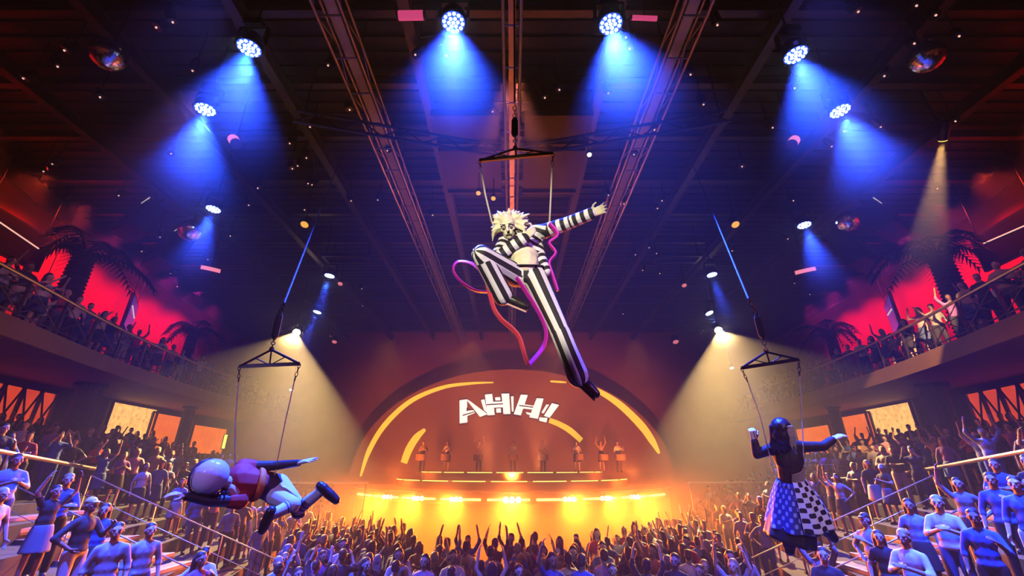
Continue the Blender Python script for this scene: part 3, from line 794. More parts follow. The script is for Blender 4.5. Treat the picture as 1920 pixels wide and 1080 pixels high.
ribbon2d([(757, 868), (767, 842), (781, 820), (797, 805)], [12, 14, 13, 5], 'screen_yellow', 'yellow_arc')
ribbon2d([(1030, 788), (1050, 796), (1070, 808), (1090, 826)], [9, 10, 11, 10], 'screen_yellow', 'yellow_arc')
ribbon2d([(1032, 715), (1050, 716), (1062, 717)], [3, 4, 2], 'screen_yellow', 'yellow_arc')
LET = {
 'letter_a': ([[(190, 268), (312, 252), (318, 628), (192, 645)], [(300, 253), (345, 270), (645, 492), (525, 540)], [(300, 440), (420, 430), (440, 475), (300, 530)]],
              [[(305, 385), (305, 452), (375, 418)], [(242, 505), (430, 452), (430, 468), (242, 525)]]),
 'letter_h': ([[(605, 175), (722, 165), (765, 505), (645, 512)], [(875, 160), (1000, 158), (1022, 490), (908, 492)], [(620, 295), (905, 288), (908, 380), (632, 392)],
               [(772, 220), (856, 218), (858, 268), (776, 270)], [(790, 402), (866, 400), (868, 468), (792, 470)], [(540, 265), (598, 252), (640, 470), (590, 430)], [(1030, 205), (1072, 203), (1072, 448), (1045, 452)]],
              [[(630, 332), (900, 318), (900, 336), (630, 352)]]),
 'letter_h_tilted': ([[(1192, 175), (1305, 182), (1192, 512), (1075, 495)], [(1450, 235), (1562, 240), (1470, 570), (1330, 545)], [(1160, 322), (1405, 358), (1390, 420), (1140, 392)], [(1270, 460), (1380, 482), (1370, 522), (1290, 492)]],
              [[(1165, 345), (1395, 374), (1392, 392), (1160, 362)]]),
 'exclamation_mark': ([[(1700, 315), (1817, 345), (1662, 552), (1570, 520)], [(1610, 335), (1652, 340), (1562, 482), (1528, 470)], [(1495, 548), (1627, 556), (1610, 630), (1490, 600)]], []),
}
for nme, (wh, dk) in LET.items():
    bm = B(); cv = lambda p, e=0: PY(840 + p[0] / 8.727, 720 + p[1] / 8.727, SY)
    for i, q in enumerate(wh): prism(bm, [cv(p) + V((0, -.05 - .004 * i, 0)) for p in q], V((0, .05, 0)))
    l = part(nme, bm, 'screen_white', t, 'white letter' if nme != 'exclamation_mark' else 'white exclamation mark')
    bm = B()
    for q in wh:
        c = [cv(p) for p in q]; ce = sum(c, V((0, 0, 0))) / len(c)
        prism(bm, [ce + (p - ce) * (1 + .12 / max(.2, (p - ce).length)) + V((0, .02, 0)) for p in c], V((0, .02, 0)))
    for i, q in enumerate(dk): prism(bm, [cv(p) + V((0, -.10, 0)) for p in q], V((0, .02, 0)))
    part('outline', bm, 'screen_outline', l)
# ---------------------------------------------------------------- bodies: overlapping tapered shapes fused into one skin
def cap(bm, p0, r0, p1, r1, seg=10):
    p0, p1 = V(p0), V(p1); d = p1 - p0; L = d.length
    if L < 1e-6: ell(bm, p0, max(r0, r1), sub=1); return
    F = frame_of(d); rings = []
    prof = [(r0 * math.cos(a), -r0 * math.sin(a)) for a in (1.35, .9, .45)] + [(r0 + (r1 - r0) * k / 3, L * k / 3) for k in range(4)] + [(r1 * math.cos(a), L + r1 * math.sin(a)) for a in (.45, .9, 1.35)]
    for r, z in prof:
        rings.append([bm.verts.new(p0 + F @ V((r * math.cos(k * 2 * PI / seg), r * math.sin(k * 2 * PI / seg), z))) for k in range(seg)])
    for A, C in zip(rings, rings[1:]):
        for k in range(seg): bm.faces.new((A[k], A[(k + 1) % seg], C[(k + 1) % seg], C[k]))
    bm.faces.new(rings[0][::-1]); bm.faces.new(rings[-1])
def chain(bm, pts, rs):
    for i in range(len(pts) - 1): cap(bm, pts[i], rs[i], pts[i + 1], rs[i + 1])
def fuse(bm, voxel, smooth=4, keep=True):
    me = bpy.data.meshes.new('tmp'); bmesh.ops.recalc_face_normals(bm, faces=bm.faces[:]); bm.to_mesh(me); bm.free()
    o = bpy.data.objects.new('tmp', me); COL.objects.link(o)
    r = o.modifiers.new('r', 'REMESH'); r.mode = 'VOXEL'; r.voxel_size = voxel; r.use_smooth_shade = True
    if smooth:
        s = o.modifiers.new('s', 'SMOOTH'); s.factor = 0.5; s.iterations = smooth
    dg = bpy.context.evaluated_depsgraph_get(); dg.update()
    out = bpy.data.meshes.new_from_object(o.evaluated_get(dg))
    bpy.data.objects.remove(o); bpy.data.meshes.remove(me)
    for p in out.polygons: p.use_smooth = True
    return out
def fused_part(name, bm, voxel, m, parent, label=None, smooth=4):
    me = fuse(bm, voxel, smooth); off = wloc(parent) if parent else V((0, 0, 0))
    if off.length: me.transform(Matrix.Translation(-off))
    me.name = name; me.materials.clear(); me.materials.append(M[m] if isinstance(m, str) else m)
    o = bpy.data.objects.new(name, me); COL.objects.link(o)
    if parent: o.parent = parent
    if label: o['label'] = label
    return o
def hand(bm, wrist, d, palm, thumb_side, curl=0.35, k=1.0, spread=0.0, fr=1.0):
    """palm, five fingers; d along the hand, palm = direction the palm faces, thumb_side = direction of the thumb"""
    d = V(d).normalized(); palm = V(palm); palm = (palm - d * palm.dot(d)).normalized()
    t = V(thumb_side); t = t - d * t.dot(d) - palm * t.dot(palm); t = t.normalized() if t.length > 1e-4 else d.cross(palm)
    w = V(wrist)
    for u in (-.028, -.009, .010, .028):
        cap(bm, w + t * u * .7 * k + d * .012 * k, .014 * k, w + (d * .088 + t * u) * k, .0135 * k, 8)
    for u, L in ((.030, .072), (.011, .082), (-.009, .076), (-.028, .060)):
        b = w + (d * .088 + t * u) * k; a1 = curl; a2 = curl * 2.1
        sd = t * (u * 7 * spread)
        d1 = (d * math.cos(a1) + palm * math.sin(a1) + sd).normalized(); d2 = (d * math.cos(a2) + palm * math.sin(a2) + sd).normalized()
        m = b + d1 * L * .5 * k
        cap(bm, b, .0095 * k * fr, m, .0085 * k * fr, 8); cap(bm, m, .0085 * k * fr, m + d2 * L * .5 * k, .007 * k * fr, 8)
    b = w + (d * .022 + t * .032) * k; m = b + (d * .028 + t * .030 + palm * .014) * k
    cap(bm, b, .014 * k, m, .011 * k * fr, 8); cap(bm, m, .011 * k * fr, m + (d * .030 + t * .010 + palm * .012) * k, .0085 * k * fr, 8)
def head_shapes(bm, c, f, up, k=1.0, ears=True):
    """skull, jaw, brow, nose, lips, ears. c = centre, f = facing, up = crown direction"""
    f = V(f).normalized(); up = V(up); up = (up - f * up.dot(f)).normalized(); r = f.cross(up)
    R = Matrix((r, f, up)).transposed(); P = lambda x, y, z: V(c) + R @ V((x, y, z)) * k
    ell(bm, P(0, -.010, .030), (.076 * k, .094 * k, .090 * k), R)
    ell(bm, P(0, .018, -.045), (.058 * k, .066 * k, .068 * k), R)
    ell(bm, P(0, .045, -.085), (.030 * k, .030 * k, .026 * k), R, 1)
    cap(bm, P(-.042, .072, .022), .016 * k, P(.042, .072, .022), .016 * k)
    cap(bm, P(0, .082, .012), .010 * k, P(0, .102, -.028), .014 * k)
    cap(bm, P(-.018, .079, -.062), .009 * k, P(.018, .079, -.062), .009 * k)
    for s in (-1, 1):
        ell(bm, P(s * .046, .062, -.020), (.020 * k, .018 * k, .020 * k), R, 1)
        if ears: ell(bm, P(s * .080, -.012, -.005), (.010 * k, .022 * k, .032 * k), R, 1)
    return P, R

# ---------------------------------------------------------------- spectators
ARMS = {  # elbow, wrist of the right arm for a person facing +Y (x to the person's right is +x here)
 'down': ((.25, -.02, 1.13), (.27, .07, .88)),
 'up': ((.30, .05, 1.60), (.25, .12, 1.85)),
 'clap': ((.25, .09, 1.14), (.045, .31, 1.24)),
 'phone': ((.24, .22, 1.32), (.12, .36, 1.55)),
 'hip': ((.37, -.06, 1.16), (.19, .06, 1.00)),
 'fold': ((.25, .08, 1.14), (-.06, .23, 1.17)),
 'drink': ((.26, .12, 1.14), (.16, .34, 1.30)),
}
ARM_TXT = {'down': 'arms down', 'up': 'arms raised', 'clap': 'hands clapping', 'phone': 'phone held up', 'hip': 'hand on hip', 'fold': 'arms folded', 'drink': 'one hand forward'}
def person_shapes(al, ar, female, hair, lod):
    sk, sh, pa, hr, so = B(), B(), B(), B(), B()
    w = .148 if female else .166
    head_shapes(sk, (0, .01, 1.60), (0, 1, .12), (0, 0, 1))
    cap(sk, (0, -.01, 1.42), .058, (0, 0, 1.54), .052)
    ell(sk, (0, 0, 1.28), (w * .92, .105, .19)); ell(sk, (0, 0, 1.06), (.125, .095, .16)); ell(sk, (0, 0, .94), (.15, .105, .11))
    ell(sh, (0, .0, 1.28), (w * 1.0, .122, .18)); ell(sh, (0, 0, 1.10), (.15, .122, .19)); ell(sh, (0, 0, .97), (.172, .130, .10))
    [cap(sh, (0, -.005, 1.425), .062, (g * w * .9, 0, 1.372), .056) for g in (-1, 1)]
    slv = .55 if female else 1.0
    for s, pose in ((-1, al), (1, ar)):
        e, wr = [V((s * q[0], q[1], q[2])) for q in ARMS[pose]]; shd = V((s * w, 0, 1.37))
        cap(sk, shd, .052, e, .040); cap(sk, e, .040, wr, .028)
        d = (wr - e).normalized()
        if lod == 0: hand(sk, wr, d, V((-s * .8, .3, 0)), V((0, .4, 1)) if pose != 'down' else V((0, 1, 0)), .35, 1.0, fr=1.25)
        else: cap(sk, wr, .035, wr + d * .12, .028)
        cap(sh, shd, .058, shd.lerp(e, min(1, slv * 1.15)), .050)
        if slv > .9: cap(sh, e, .050, e.lerp(wr, .25), .050)
        hip = V((s * .088, 0, .92)); kn = V((s * .105, .03, .50)); an = V((s * .11, -.02, .09))
        cap(sk, hip, .082, kn, .055); cap(sk, kn, .055, an, .038); cap(sk, an - V((0, .03, .03)), .036, an + V((0, .14, -.05)), .032)
        if not female:
            cap(pa, hip, .100, kn, .075); cap(pa, kn, .075, an + V((0, 0, .02)), .062)
        cap(so, an - V((0, .04, .035)), .046, an + V((0, .15, -.045)), .042); box(so, an + V((0, .05, -.078)), (.085, .27, .024))
    if female:
        for k in range(10):
            pass
        lathe(pa, [(.15, 1.02), (.175, .92), (.20, .75), (.225, .56), (.20, .555)], (0, 0, 0), seg=16)
    else: ell(pa, (0, 0, .95), (.165, .122, .11))
    # hair
    ell(hr, (0, -.020, 1.662), (.085, .095, .076))
    ell(hr, (0, -.05, 1.60), (.080, .065, .085))
    for s in (-1, 1): cap(hr, (s * .018, .090, 1.632), .006, (s * .050, .078, 1.633), .005)
    if hair == 'long':
        for s in (-1, 0, 1): cap(hr, (s * .06, -.05, 1.62), .048, (s * .075, -.075, 1.38), .035)
    elif hair == 'cap':
        ell(hr, (0, .07, 1.655), (.070, .085, .012))
    return sk, sh, pa, hr, so
SHIRTS = {'white': (.72, .68, .72), 'pale blue': (.30, .40, .66), 'blue': (.07, .14, .50), 'black': (.022, .02, .024), 'grey': (.28, .27, .30), 'red': (.55, .04, .05),
          'pink': (.75, .36, .45), 'tan': (.48, .33, .22), 'purple': (.26, .10, .38), 'yellow': (.75, .55, .15)}
for k_, c_ in SHIRTS.items(): defmat('cloth ' + k_, c_, .8, noise=.15, nscale=14)
SKINS = [(.62, .40, .30), (.48, .29, .20), (.72, .50, .40), (.28, .16, .11)]
for i_, c_ in enumerate(SKINS): defmat('skin %d' % i_, c_, .7, noise=.08, nscale=9)
HAIRS = {'dark': (.02, .014, .012), 'brown': (.09, .045, .025), 'fair': (.45, .29, .12), 'grey': (.35, .33, .32)}
for k_, c_ in HAIRS.items(): defmat('hair ' + k_, c_, .55, noise=.35, nscale=30)
TROUS = {'black': (.02, .02, .024), 'blue': (.06, .10, .26), 'grey': (.14, .14, .16), 'pale': (.5, .46, .42)}
for k_, c_ in TROUS.items(): defmat('trousers ' + k_, c_, .8)
defmat('shoe_dark', (.02, .018, .018), .5); defmat('phone_glow', (.2, .2, .25), .2, emit=(.7, .8, 1.0), estr=1.3)
VAR = [('down', 'down', 0, 'short'), ('up', 'up', 0, 'short'), ('clap', 'clap', 0, 'short'), ('phone', 'phone', 0, 'cap'), ('fold', 'fold', 0, 'short'),
       ('drink', 'down', 0, 'short'), ('hip', 'up', 1, 'long'), ('down', 'down', 1, 'long'), ('clap', 'clap', 1, 'long'), ('phone', 'phone', 1, 'long'), ('up', 'up', 1, 'long'), ('drink', 'hip', 0, 'cap')]
def pose_txt(v):
    a, b = v[0], v[1]
    if a == b: return ARM_TXT[a]
    for q in ('up', 'drink', 'hip'):
        if q in (a, b): return {'up': 'one arm raised', 'drink': 'one hand forward', 'hip': 'hand on hip'}[q]
NEAR, FAR = [], []
for v in VAR:
    sk, sh, pa, hr, so = person_shapes(*v, 0)
    ms = [fuse(sk, .0125, 2), fuse(sh, .020, 3), fuse(pa, .020, 3), fuse(hr, .016, 2), fuse(so, .018, 2)]
    NEAR.append(ms)
    # one-mesh figure for people far away: same pieces, coarser, five material slots
    sk, sh, pa, hr, so = person_shapes(*v, 1)
    bm = B()
    for i, (q, vx) in enumerate(((sk, .030), (sh, .034), (pa, .036), (hr, .03), (so, .035))):
        m = fuse(q, vx, 1); n0 = len(bm.faces); bm.from_mesh(m); bm.faces.ensure_lookup_table()
        for f in bm.faces[n0:]: f.material_index = i
        bpy.data.meshes.remove(m)
    me = bpy.data.meshes.new('person'); bm.to_mesh(me); bm.free()
    for _ in range(5): me.materials.append(M['skin 0'])
    for p in me.polygons: p.use_smooth = True
    FAR.append(me)
for ms in NEAR:
    for m in ms: m.materials.clear(); m.materials.append(M['skin 0'])
EYES = []
defmat('eye_plain', (.03, .025, .025), .2)
for g in (-1, 1):
    bm = B(); ell(bm, (g * .031, .088, 1.607), (.011, .007, .008), sub=1); me = bpy.data.meshes.new('eye'); bm.to_mesh(me); bm.free(); me.materials.append(M['eye_plain']); EYES.append(me)
PNAMES = ['body', 'shirt', 'trousers', 'hair', 'shoes']
def pick_mats(rr, v, weights=None):
    ks = list(SHIRTS); w = weights or [5, 3, 2, 4, 2, 1.2, 1.2, 1.2, 1.4, .5]
    s = rr.choices(ks, w)[0]; t = rr.choices(list(TROUS), [4, 3, 2, 1.2])[0]; h = rr.choices(list(HAIRS), [5, 3, 1.5, .8])[0]
    sk = rr.choices(range(4), [4, 3, 3, 1.2])[0]
    return s, t, h, sk
def set_slot(o, i, m):
    o.material_slots[i].link = 'OBJECT'; o.material_slots[i].material = m
DZ = V((0, 0, -.012))
def near_person(i, loc, rz, mats, scale, label, group):
    s, t, h, sk = mats
    r = thing('person', label, 'person', V(loc) , group); r.rotation_euler = (0, 0, rz); r.scale = (scale,) * 3
    for nm_, me, m in zip(PNAMES, NEAR[i], (M['skin %d' % sk], M['cloth ' + s], M['trousers ' + t], M['hair ' + h], M['shoe_dark'])):
        o = bpy.data.objects.new('skirt' if nm_ == 'trousers' and VAR[i][2] else ('shirt' if nm_ == 'shirt' else nm_), me); COL.objects.link(o); o.parent = r
        set_slot(o, 0, m)
    for e in EYES:
        o = bpy.data.objects.new('eye', e); COL.objects.link(o); o.parent = r
    if 'phone' in VAR[i][:2]:
        bm = B(); box(bm, (0, .40, 1.68), (.075, .012, .15), Matrix.Rotation(-.3, 3, 'X'))
        o = obj('phone', bm, 'black_metal'); o.location = r.location; o.rotation_euler = r.rotation_euler; o.scale = r.scale
        tag(o, 'phone of person in' + label.split(' in', 1)[1].replace(' phone held up,', ''), 'phone', 'phones held up in the audience')
    return r
def far_person(i, loc, rz, mats, scale, label, group):
    s, t, h, sk = mats
    o = bpy.data.objects.new('person', FAR[i]); COL.objects.link(o); o.location = loc; o.rotation_euler = (0, 0, rz); o.scale = (scale,) * 3
    for k, m in enumerate((M['skin %d' % sk], M['cloth ' + s], M['trousers ' + t], M['hair ' + h], M['shoe_dark'])): set_slot(o, k, m)
    return tag(o, label, 'person', group)
def proj(p):
    d = V(p) - V((0, 0, CAM_Z)); z = d.y * cp + d.z * sp; yv = -d.y * sp + d.z * cp
    return (960 + FPX * d.x / z, 540 - FPX * yv / z, z)
def face_to(p, t): return math.atan2(t[1] - p[1], t[0] - p[0]) - PI / 2
rr = random.Random(21)
TH = lambda n: (ords + ['%dth' % k for k in range(17, 60)])[n]
PALMS = [(o.location.x, o.location.y) for o in SC.objects if o.name.startswith('palm_tree')]
TABLE = [o.location for o in SC.objects if o.name.startswith('bar_table')][0]
USED = []
def free(x, y, z, r=.50):
    if any(abs(z - c) < 1.0 and math.hypot(x - a, y - b_) < r for a, b_, c in USED): return False
    if z < 6 and math.hypot(x - TABLE.x, y - TABLE.y) < .85: return False
    if z > 6 and any(math.hypot(x - a, y - b_) < .8 for a, b_ in PALMS): return False
    return True
cands = []            # every spectator in the picture; the nearest 292 become objects, the rest one crowd
PILL = [(o.location.x, o.location.y) for o in SC.objects if o.name.startswith('support_pillar')]
WT = [4, 2.2, 3.5, 10, 3, 1.5, 1.1, 1, 2.5, .2]
for s, nm in ((-1, 'left'), (1, 'right')):
    for row in range(10):
        off = TIER0 + (row + .5) * RUN if row < 6 else TIER0 + 6 * RUN + (row - 6 + .45) * 1.35
        y = 5.0 + rr.uniform(0, .7); k = 0
        while y < 23.5:
            x = s * (cxs(y) + off + rr.uniform(-.18, .18)); z = tier_z(abs(x) - cxs(y)) + .004
            u, v, d = proj((x, y, z + 1.45))
            ok = d > 6.2 and -60 < u < 1980 and v < 1080
            if 9.5 < y < 13.6 and row < 6: ok = False
            if any(math.hypot(x - a, y - b_) < .95 for a, b_ in PILL): ok = False
            if rr.random() < .10 or not free(x, y, z): ok = False
            if ok:
                USED.append((x, y, z))
                i = rr.choice([0, 1, 2, 3, 4, 5, 6, 7, 8, 9, 10, 11, 0, 2, 4, 5, 7, 8])
                mt = pick_mats(rr, i, WT); sc = rr.uniform(.95, 1.06) * (.95 if VAR[i][2] else 1)
                rz = face_to((x, y), (rr.uniform(-3, 3), rr.uniform(1.0, 7))) + rr.uniform(-.45, .45)
                place = ('%s tier %s row' % (nm, ords[row])) if row < 6 else ('%s terrace %s row' % (nm, ords[row - 6]))
                cands.append((d, i, (x, y, z), rz, mt, sc, 'person in %s top, %s, %s, %s from near end' % (mt[0], pose_txt(VAR[i]), place, TH(k)), 'spectators on the %s tier' % nm)); k += 1
            y += rr.uniform(.62, 1.05)
    for row in range(2):
        off = .45 + row * .9; y = 8.0; k = 0
        while y < 28:
            x = s * (cxs(y) + off); u, v, d = proj((x, y, 8.3))
            if -60 < u < 1980 and rr.random() < .9 and free(x, y, 6.86):
                USED.append((x, y, 6.86))
                i = rr.choice([0, 1, 2, 3, 4, 5, 6, 7, 8, 9, 0, 4, 5, 7]); mt = pick_mats(rr, i, [3, 1, 1, 6, 2, 1, 1.6, 1, 1, .3])
                lab = 'person in %s top, %s, %s balcony %s row, %s from near end' % (mt[0], pose_txt(VAR[i]), nm, ('front', 'back')[row], TH(k))
                cands.append((d + 3, i, (x, y, 6.864), face_to((x, y), (0, 8)) + rr.uniform(-.5, .5), mt, rr.uniform(.95, 1.06), lab, 'spectators on the %s balcony' % nm)); k += 1
            y += rr.uniform(.55, 1.0)
y = 8.0; row = 0
while y < 19.4:
    half = cxs(y) + TIER0 - .5; x = -half + rr.uniform(0, .3); k = 0
    while x < half:
        px, py = x + rr.uniform(-.1, .1), y + rr.uniform(-.12, .12)
        u, v, d = proj((px, py, 1.5))
        if v < 1085 and y < 13.2 + max(0, abs(px) - 1.5) * 1.1 and free(px, py, 0, .46):
            USED.append((px, py, 0))
            i = rr.choice([0, 1, 2, 4, 5, 7, 8, 11, 3, 10, 0, 7, 4, 5, 6]); mt = pick_mats(rr, i, [4, 2, 2, 5, 2, 1, 1, 1, 1, .3])
            face = face_to((px, py), (rr.uniform(-3, 3), 26)) if rr.random() < .55 else face_to((px, py), (0, 4))
            cands.append((d, i, (px, py, .004), face + rr.uniform(-.5, .5), mt, rr.uniform(.94, 1.08), 'person in %s top, %s, %s floor row, %s from left' % (mt[0], pose_txt(VAR[i]), TH(row), TH(k)), 'spectators packed on the floor')); k += 1
        x += rr.uniform(.50, .74)
    y += .60; row += 1
cands.sort(key=lambda c: c[0]); rest = []
for n, (d, i, loc, rz, mt, sc, lab, grp) in enumerate(cands):
    if n < 110: near_person(i, loc, rz, mt, sc, lab, grp)
    elif n < 289: far_person(i, loc, rz, mt, sc, lab, grp)
    else: rest.append((i, loc, rz, mt, sc))
print('CANDS', len(cands), 'REST', len(rest), 'near limit', cands[109][0], cands[min(288, len(cands) - 1)][0])
if rest:
    keys = []; bm = B()
    def mi(m):
        if m not in keys: keys.append(m)
        return keys.index(m)
    vs_all, fs_all, mi_all, base = [], [], [], 0
    cache = {}
    for i, me in enumerate(FAR):
        co = np.empty(len(me.vertices) * 3, np.float32); me.vertices.foreach_get('co', co)
        cache[i] = (co.reshape(-1, 3), [tuple(p.vertices) for p in me.polygons], [p.material_index for p in me.polygons])
    for (i, loc, rz, (s_, t_, h_, k_), sc) in rest:
        co, fs, fm = cache[i]; c, sn = math.cos(rz), math.sin(rz)
        R = np.array(((c, -sn, 0), (sn, c, 0), (0, 0, 1))) * sc
        vs_all.append(co @ R.T + np.array(loc)); idx = [mi('skin %d' % k_), mi('cloth ' + s_), mi('trousers ' + t_), mi('hair ' + h_), mi('shoe_dark')]
        fs_all += [tuple(q + base for q in f) for f in fs]; mi_all += [idx[q] for q in fm]; base += len(co)
    bm.free(); me = bpy.data.meshes.new('crowd'); me.from_pydata(np.concatenate(vs_all).tolist(), [], fs_all)
    for k in keys: me.materials.append(M[k])
    me.polygons.foreach_set('material_index', mi_all); me.polygons.foreach_set('use_smooth', [True] * len(mi_all))
    o = bpy.data.objects.new('crowd', me); COL.objects.link(o)
    tag(o, 'dense mass of distant spectators reaching back to the stage and balconies', 'crowd', None, 'stuff')
# band on the riser
for k, x in enumerate([792, 838, 898, 962, 1018, 1082, 1128, 1160]):
    q = PY(x, 862, 27.2); q.z = 3.154; i = (2, 8, 1, 2, 2, 8, 10, 5)[k]
    far_person(i, (q.x, q.y, 3.154), PI + rr.uniform(-.3, .3), ('white' if k % 2 else 'tan', 'black', 'dark', k % 3), 1.0, 'musician on the stage riser, %s of eight counted from the left' % ords[k], 'musicians on stage')
    p = V((q.x, q.y - .55, 3.154)); t = thing('drum', 'drum before the %s musician from the left on the stage riser' % ords[k], 'drum', p, 'drums on stage')
    bm = B(); lathe(bm, [(.27, .62), (.29, .64), (.29, .92), (.27, .94)], p, seg=18); part('shell', bm, 'fascia_tan', t)
    bm = B(); lathe(bm, [(.275, .935), (.275, .952)], p, seg=18); part('drumhead', bm, 'rope_cream', t)
    for a in (0, 2.1, 4.2):
        bm = B(); cyl(bm, p + V((.2 * math.cos(a), .2 * math.sin(a), .64)), p + V((.3 * math.cos(a), .3 * math.sin(a), 0)), .014, seg=6); part('leg', bm, 'grey_steel', t)
# ---------------------------------------------------------------- the three flyers
CU, CR, CF = V((0, -sp, cp)), V((1, 0, 0)), -V((0, cp, sp))     # picture up, picture right, towards the viewer
def two_tone(name, ca, cb, rough=.7, thr=0.0):
    m = bpy.data.materials.new(name); m.use_nodes = True; nt = m.node_tree; b = nt.nodes['Principled BSDF']
    b.inputs['Roughness'].default_value = rough
    at = nt.nodes.new('ShaderNodeAttribute'); at.attribute_name = 'stripe'
    gt = nt.nodes.new('ShaderNodeMath'); gt.operation = 'GREATER_THAN'; gt.inputs[1].default_value = thr
    mx = nt.nodes.new('ShaderNodeMix'); mx.data_type = 'RGBA'; mx.inputs[6].default_value = (*ca, 1); mx.inputs[7].default_value = (*cb, 1)
    nt.links.new(at.outputs['Fac'], gt.inputs[0]); nt.links.new(gt.outputs[0], mx.inputs[0]); nt.links.new(mx.outputs[2], b.inputs['Base Color'])
    M[name] = m; return m
two_tone('suit_stripes', (.012, .011, .014), (.80, .77, .76))
two_tone('skirt_checks', (.03, .04, .26), (.34, .40, .80), thr=.30)
two_tone('tied_shirt_checks', (.012, .011, .013), (.88, .84, .82), thr=-.06)
two_tone('face_makeup', (.80, .72, .50), (.07, .06, .05))
two_tone('sock_stripes', (.72, .70, .80), (.05, .07, .22))
defmat('hair_pale', (.86, .78, .50), .6, noise=.2, nscale=25)
defmat('hair_black', (.030, .018, .022), .4, noise=.4, nscale=40)
defmat('hair_streak', (.42, .30, .20), .45, noise=.3, nscale=40)
defmat('shirt_cream', (.82, .74, .50), .75, noise=.1, nscale=12)
defmat('pale_skin', (.74, .60, .50), .5)
defmat('boot_black', (.016, .014, .016), .35)
defmat('sole_pink', (.65, .35, .32), .6)
defmat('helmet_shell', (.62, .62, .78), .22)
defmat('helmet_band', (.03, .03, .06), .3)
defmat('jersey_red', (.42, .035, .028), .7, noise=.2, nscale=8)
defmat('jersey_orange_light', (.80, .22, .04), .7)  # orange stage light on the jersey, put into a colour
defmat('sleeve_black', (.020, .018, .022), .5)
defmat('pants_white', (.72, .64, .72), .7, noise=.08, nscale=7)
defmat('lace_brown', (.045, .026, .018), .65, noise=.5, nscale=22)
defmat('eye_white', (.8, .78, .7), .2); defmat('eye_dark', (.01, .01, .012), .1); defmat('lip_dark', (.16, .04, .04), .5)
def stripe_attr(o, segs):
    """segs: (p0, p1, mode, period or count, phase, bias) in world space; stripes run round or along the nearest limb"""
    me = o.data; off = wloc(o); val = np.empty(len(me.vertices), np.float32)
    pre = [(V(a), V(b), m, n, ph, bi, frame_of(V(b) - V(a))) for a, b, m, n, ph, bi in segs]
    for v in me.vertices:
        p = v.co + off; best = None
        for a, b, m, n, ph, bi, F in pre:
            d = b - a; t = max(0, min(1, (p - a).dot(d) / d.length_squared)); q = (p - (a + d * t)).length - bi
            if best is None or q < best[0]: best = (q, a, d, m, n, ph, F)
        _, a, d, m, n, ph, F = best; L = F.inverted() @ (p - a)
        if m == 'ring': val[v.index] = math.sin(2 * PI * (L.z / n + ph))
        else: val[v.index] = math.sin(n * math.atan2(L.y, L.x) + ph)
    at = me.attributes.new('stripe', 'FLOAT', 'POINT'); at.data.foreach_set('value', val)
def eyes(parent, P, k, m2='eye_dark'):
    for s in (-1, 1):
        bm = B(); ell(bm, P(s * .032, .078, -.002), .0135 * k, sub=2); e = part('eye', bm, 'eye_white', parent, smooth=True)
        bm = B(); ell(bm, P(s * .032, .089, -.002), .0065 * k, sub=2); part('iris', bm, m2, e, 'dark iris', True)
def shoe(bm, an, toe, r=.042, up=V((0, 0, 1))):
    an, toe = V(an), V(toe); d = (toe - an).normalized(); h = an - d * .045
    cap(bm, an, r * 1.05, h, r * .95); cap(bm, h, r * .95, an.lerp(toe, .55), r * 1.0); cap(bm, an.lerp(toe, .55), r, toe, r * .82)

# ---- striped flyer in the middle
hipA, hipB = PD(966, 516, 3.92), PD(1003, 520, 3.90)
kneeA, ankA, toeA = PD(903, 478, 3.62), PD(944, 556, 3.74), PD(985, 574, 3.70)
kneeB, ankB, toeB = PD(1046, 612, 3.66), PD(1085, 708, 3.46), PD(1116, 738, 3.42)
pel, mid, che = PD(985, 508, 3.95), PD(984, 484, 4.08), PD(984, 458, 4.22)
shA, shB = PD(947, 456, 4.18), PD(1020, 434, 4.20)
elA, wrA = PD(930, 486, 4.00), PD(984, 447, 3.95)
elB, wrB = PD(1066, 418, 4.10), PD(1108, 401, 3.99)
nk, hd = PD(972, 440, 4.24), PD(953, 426, 4.14)
R1 = thing('person', 'person in black and white striped suit with wild pale hair, flying under trapeze', 'person', pel)
up = (CU * 1.0 - CR * .16 - CF * .10).normalized(); fc = (CF * 1.0 - CR * .10 - CU * .12)
bm = B(); Pm, Rm = head_shapes(bm, hd, fc, up, 1.12)
cap(bm, nk, .058, hd.lerp(nk, .35), .055)
ell(bm, che, (.16, .11, .14)); cap(bm, che, .13, mid, .115); cap(bm, mid, .115, pel, .125)
for a, e, w in ((shA, elA, wrA), (shB, elB, wrB)):
    cap(bm, nk.lerp(a, .4), .062, a, .058); cap(bm, a, .054, e, .043); cap(bm, e, .043, w, .029)
hand(bm, wrB, (wrB - elB), CF, CU, .28, 1.05, spread=1.0); hand(bm, wrA, (wrA - elA) + CU * .1, -CF, CU, .6, 1.0)
for h, k_, an, to in ((hipA, kneeA, ankA, toeA), (hipB, kneeB, ankB, toeB)):
    cap(bm, h, .088, k_, .058); cap(bm, k_, .058, an, .040); cap(bm, an, .040, to, .032)
body = fused_part('body', bm, .0072, 'face_makeup', R1, 'pale powdered face and hands', 2)
ew = [Pm(s * .034, .085, .0) for s in (-1, 1)]; vals = []
for v in body.data.vertices:
    p = v.co + R1.location; vals.append(max(.026 - min((p - e).length for e in ew), .012 - abs((Rm.inverted() @ (p - Pm(0, .086, -.062))).x) * .4 - abs((Rm.inverted() @ (p - Pm(0, .086, -.062))).z) if (p - Pm(0, .09, -.062)).length < .04 else -1))
at = body.data.attributes.new('stripe', 'FLOAT', 'POINT'); at.data.foreach_set('value', np.array(vals, np.float32))
eyes(R1, Pm, 1.12)
bm = B(); ell(bm, Pm(0, -.035, .050), (.094, .095, .088), Rm); ell(bm, Pm(0, -.07, -.02), (.085, .06, .09), Rm)
hr_ = random.Random(4)
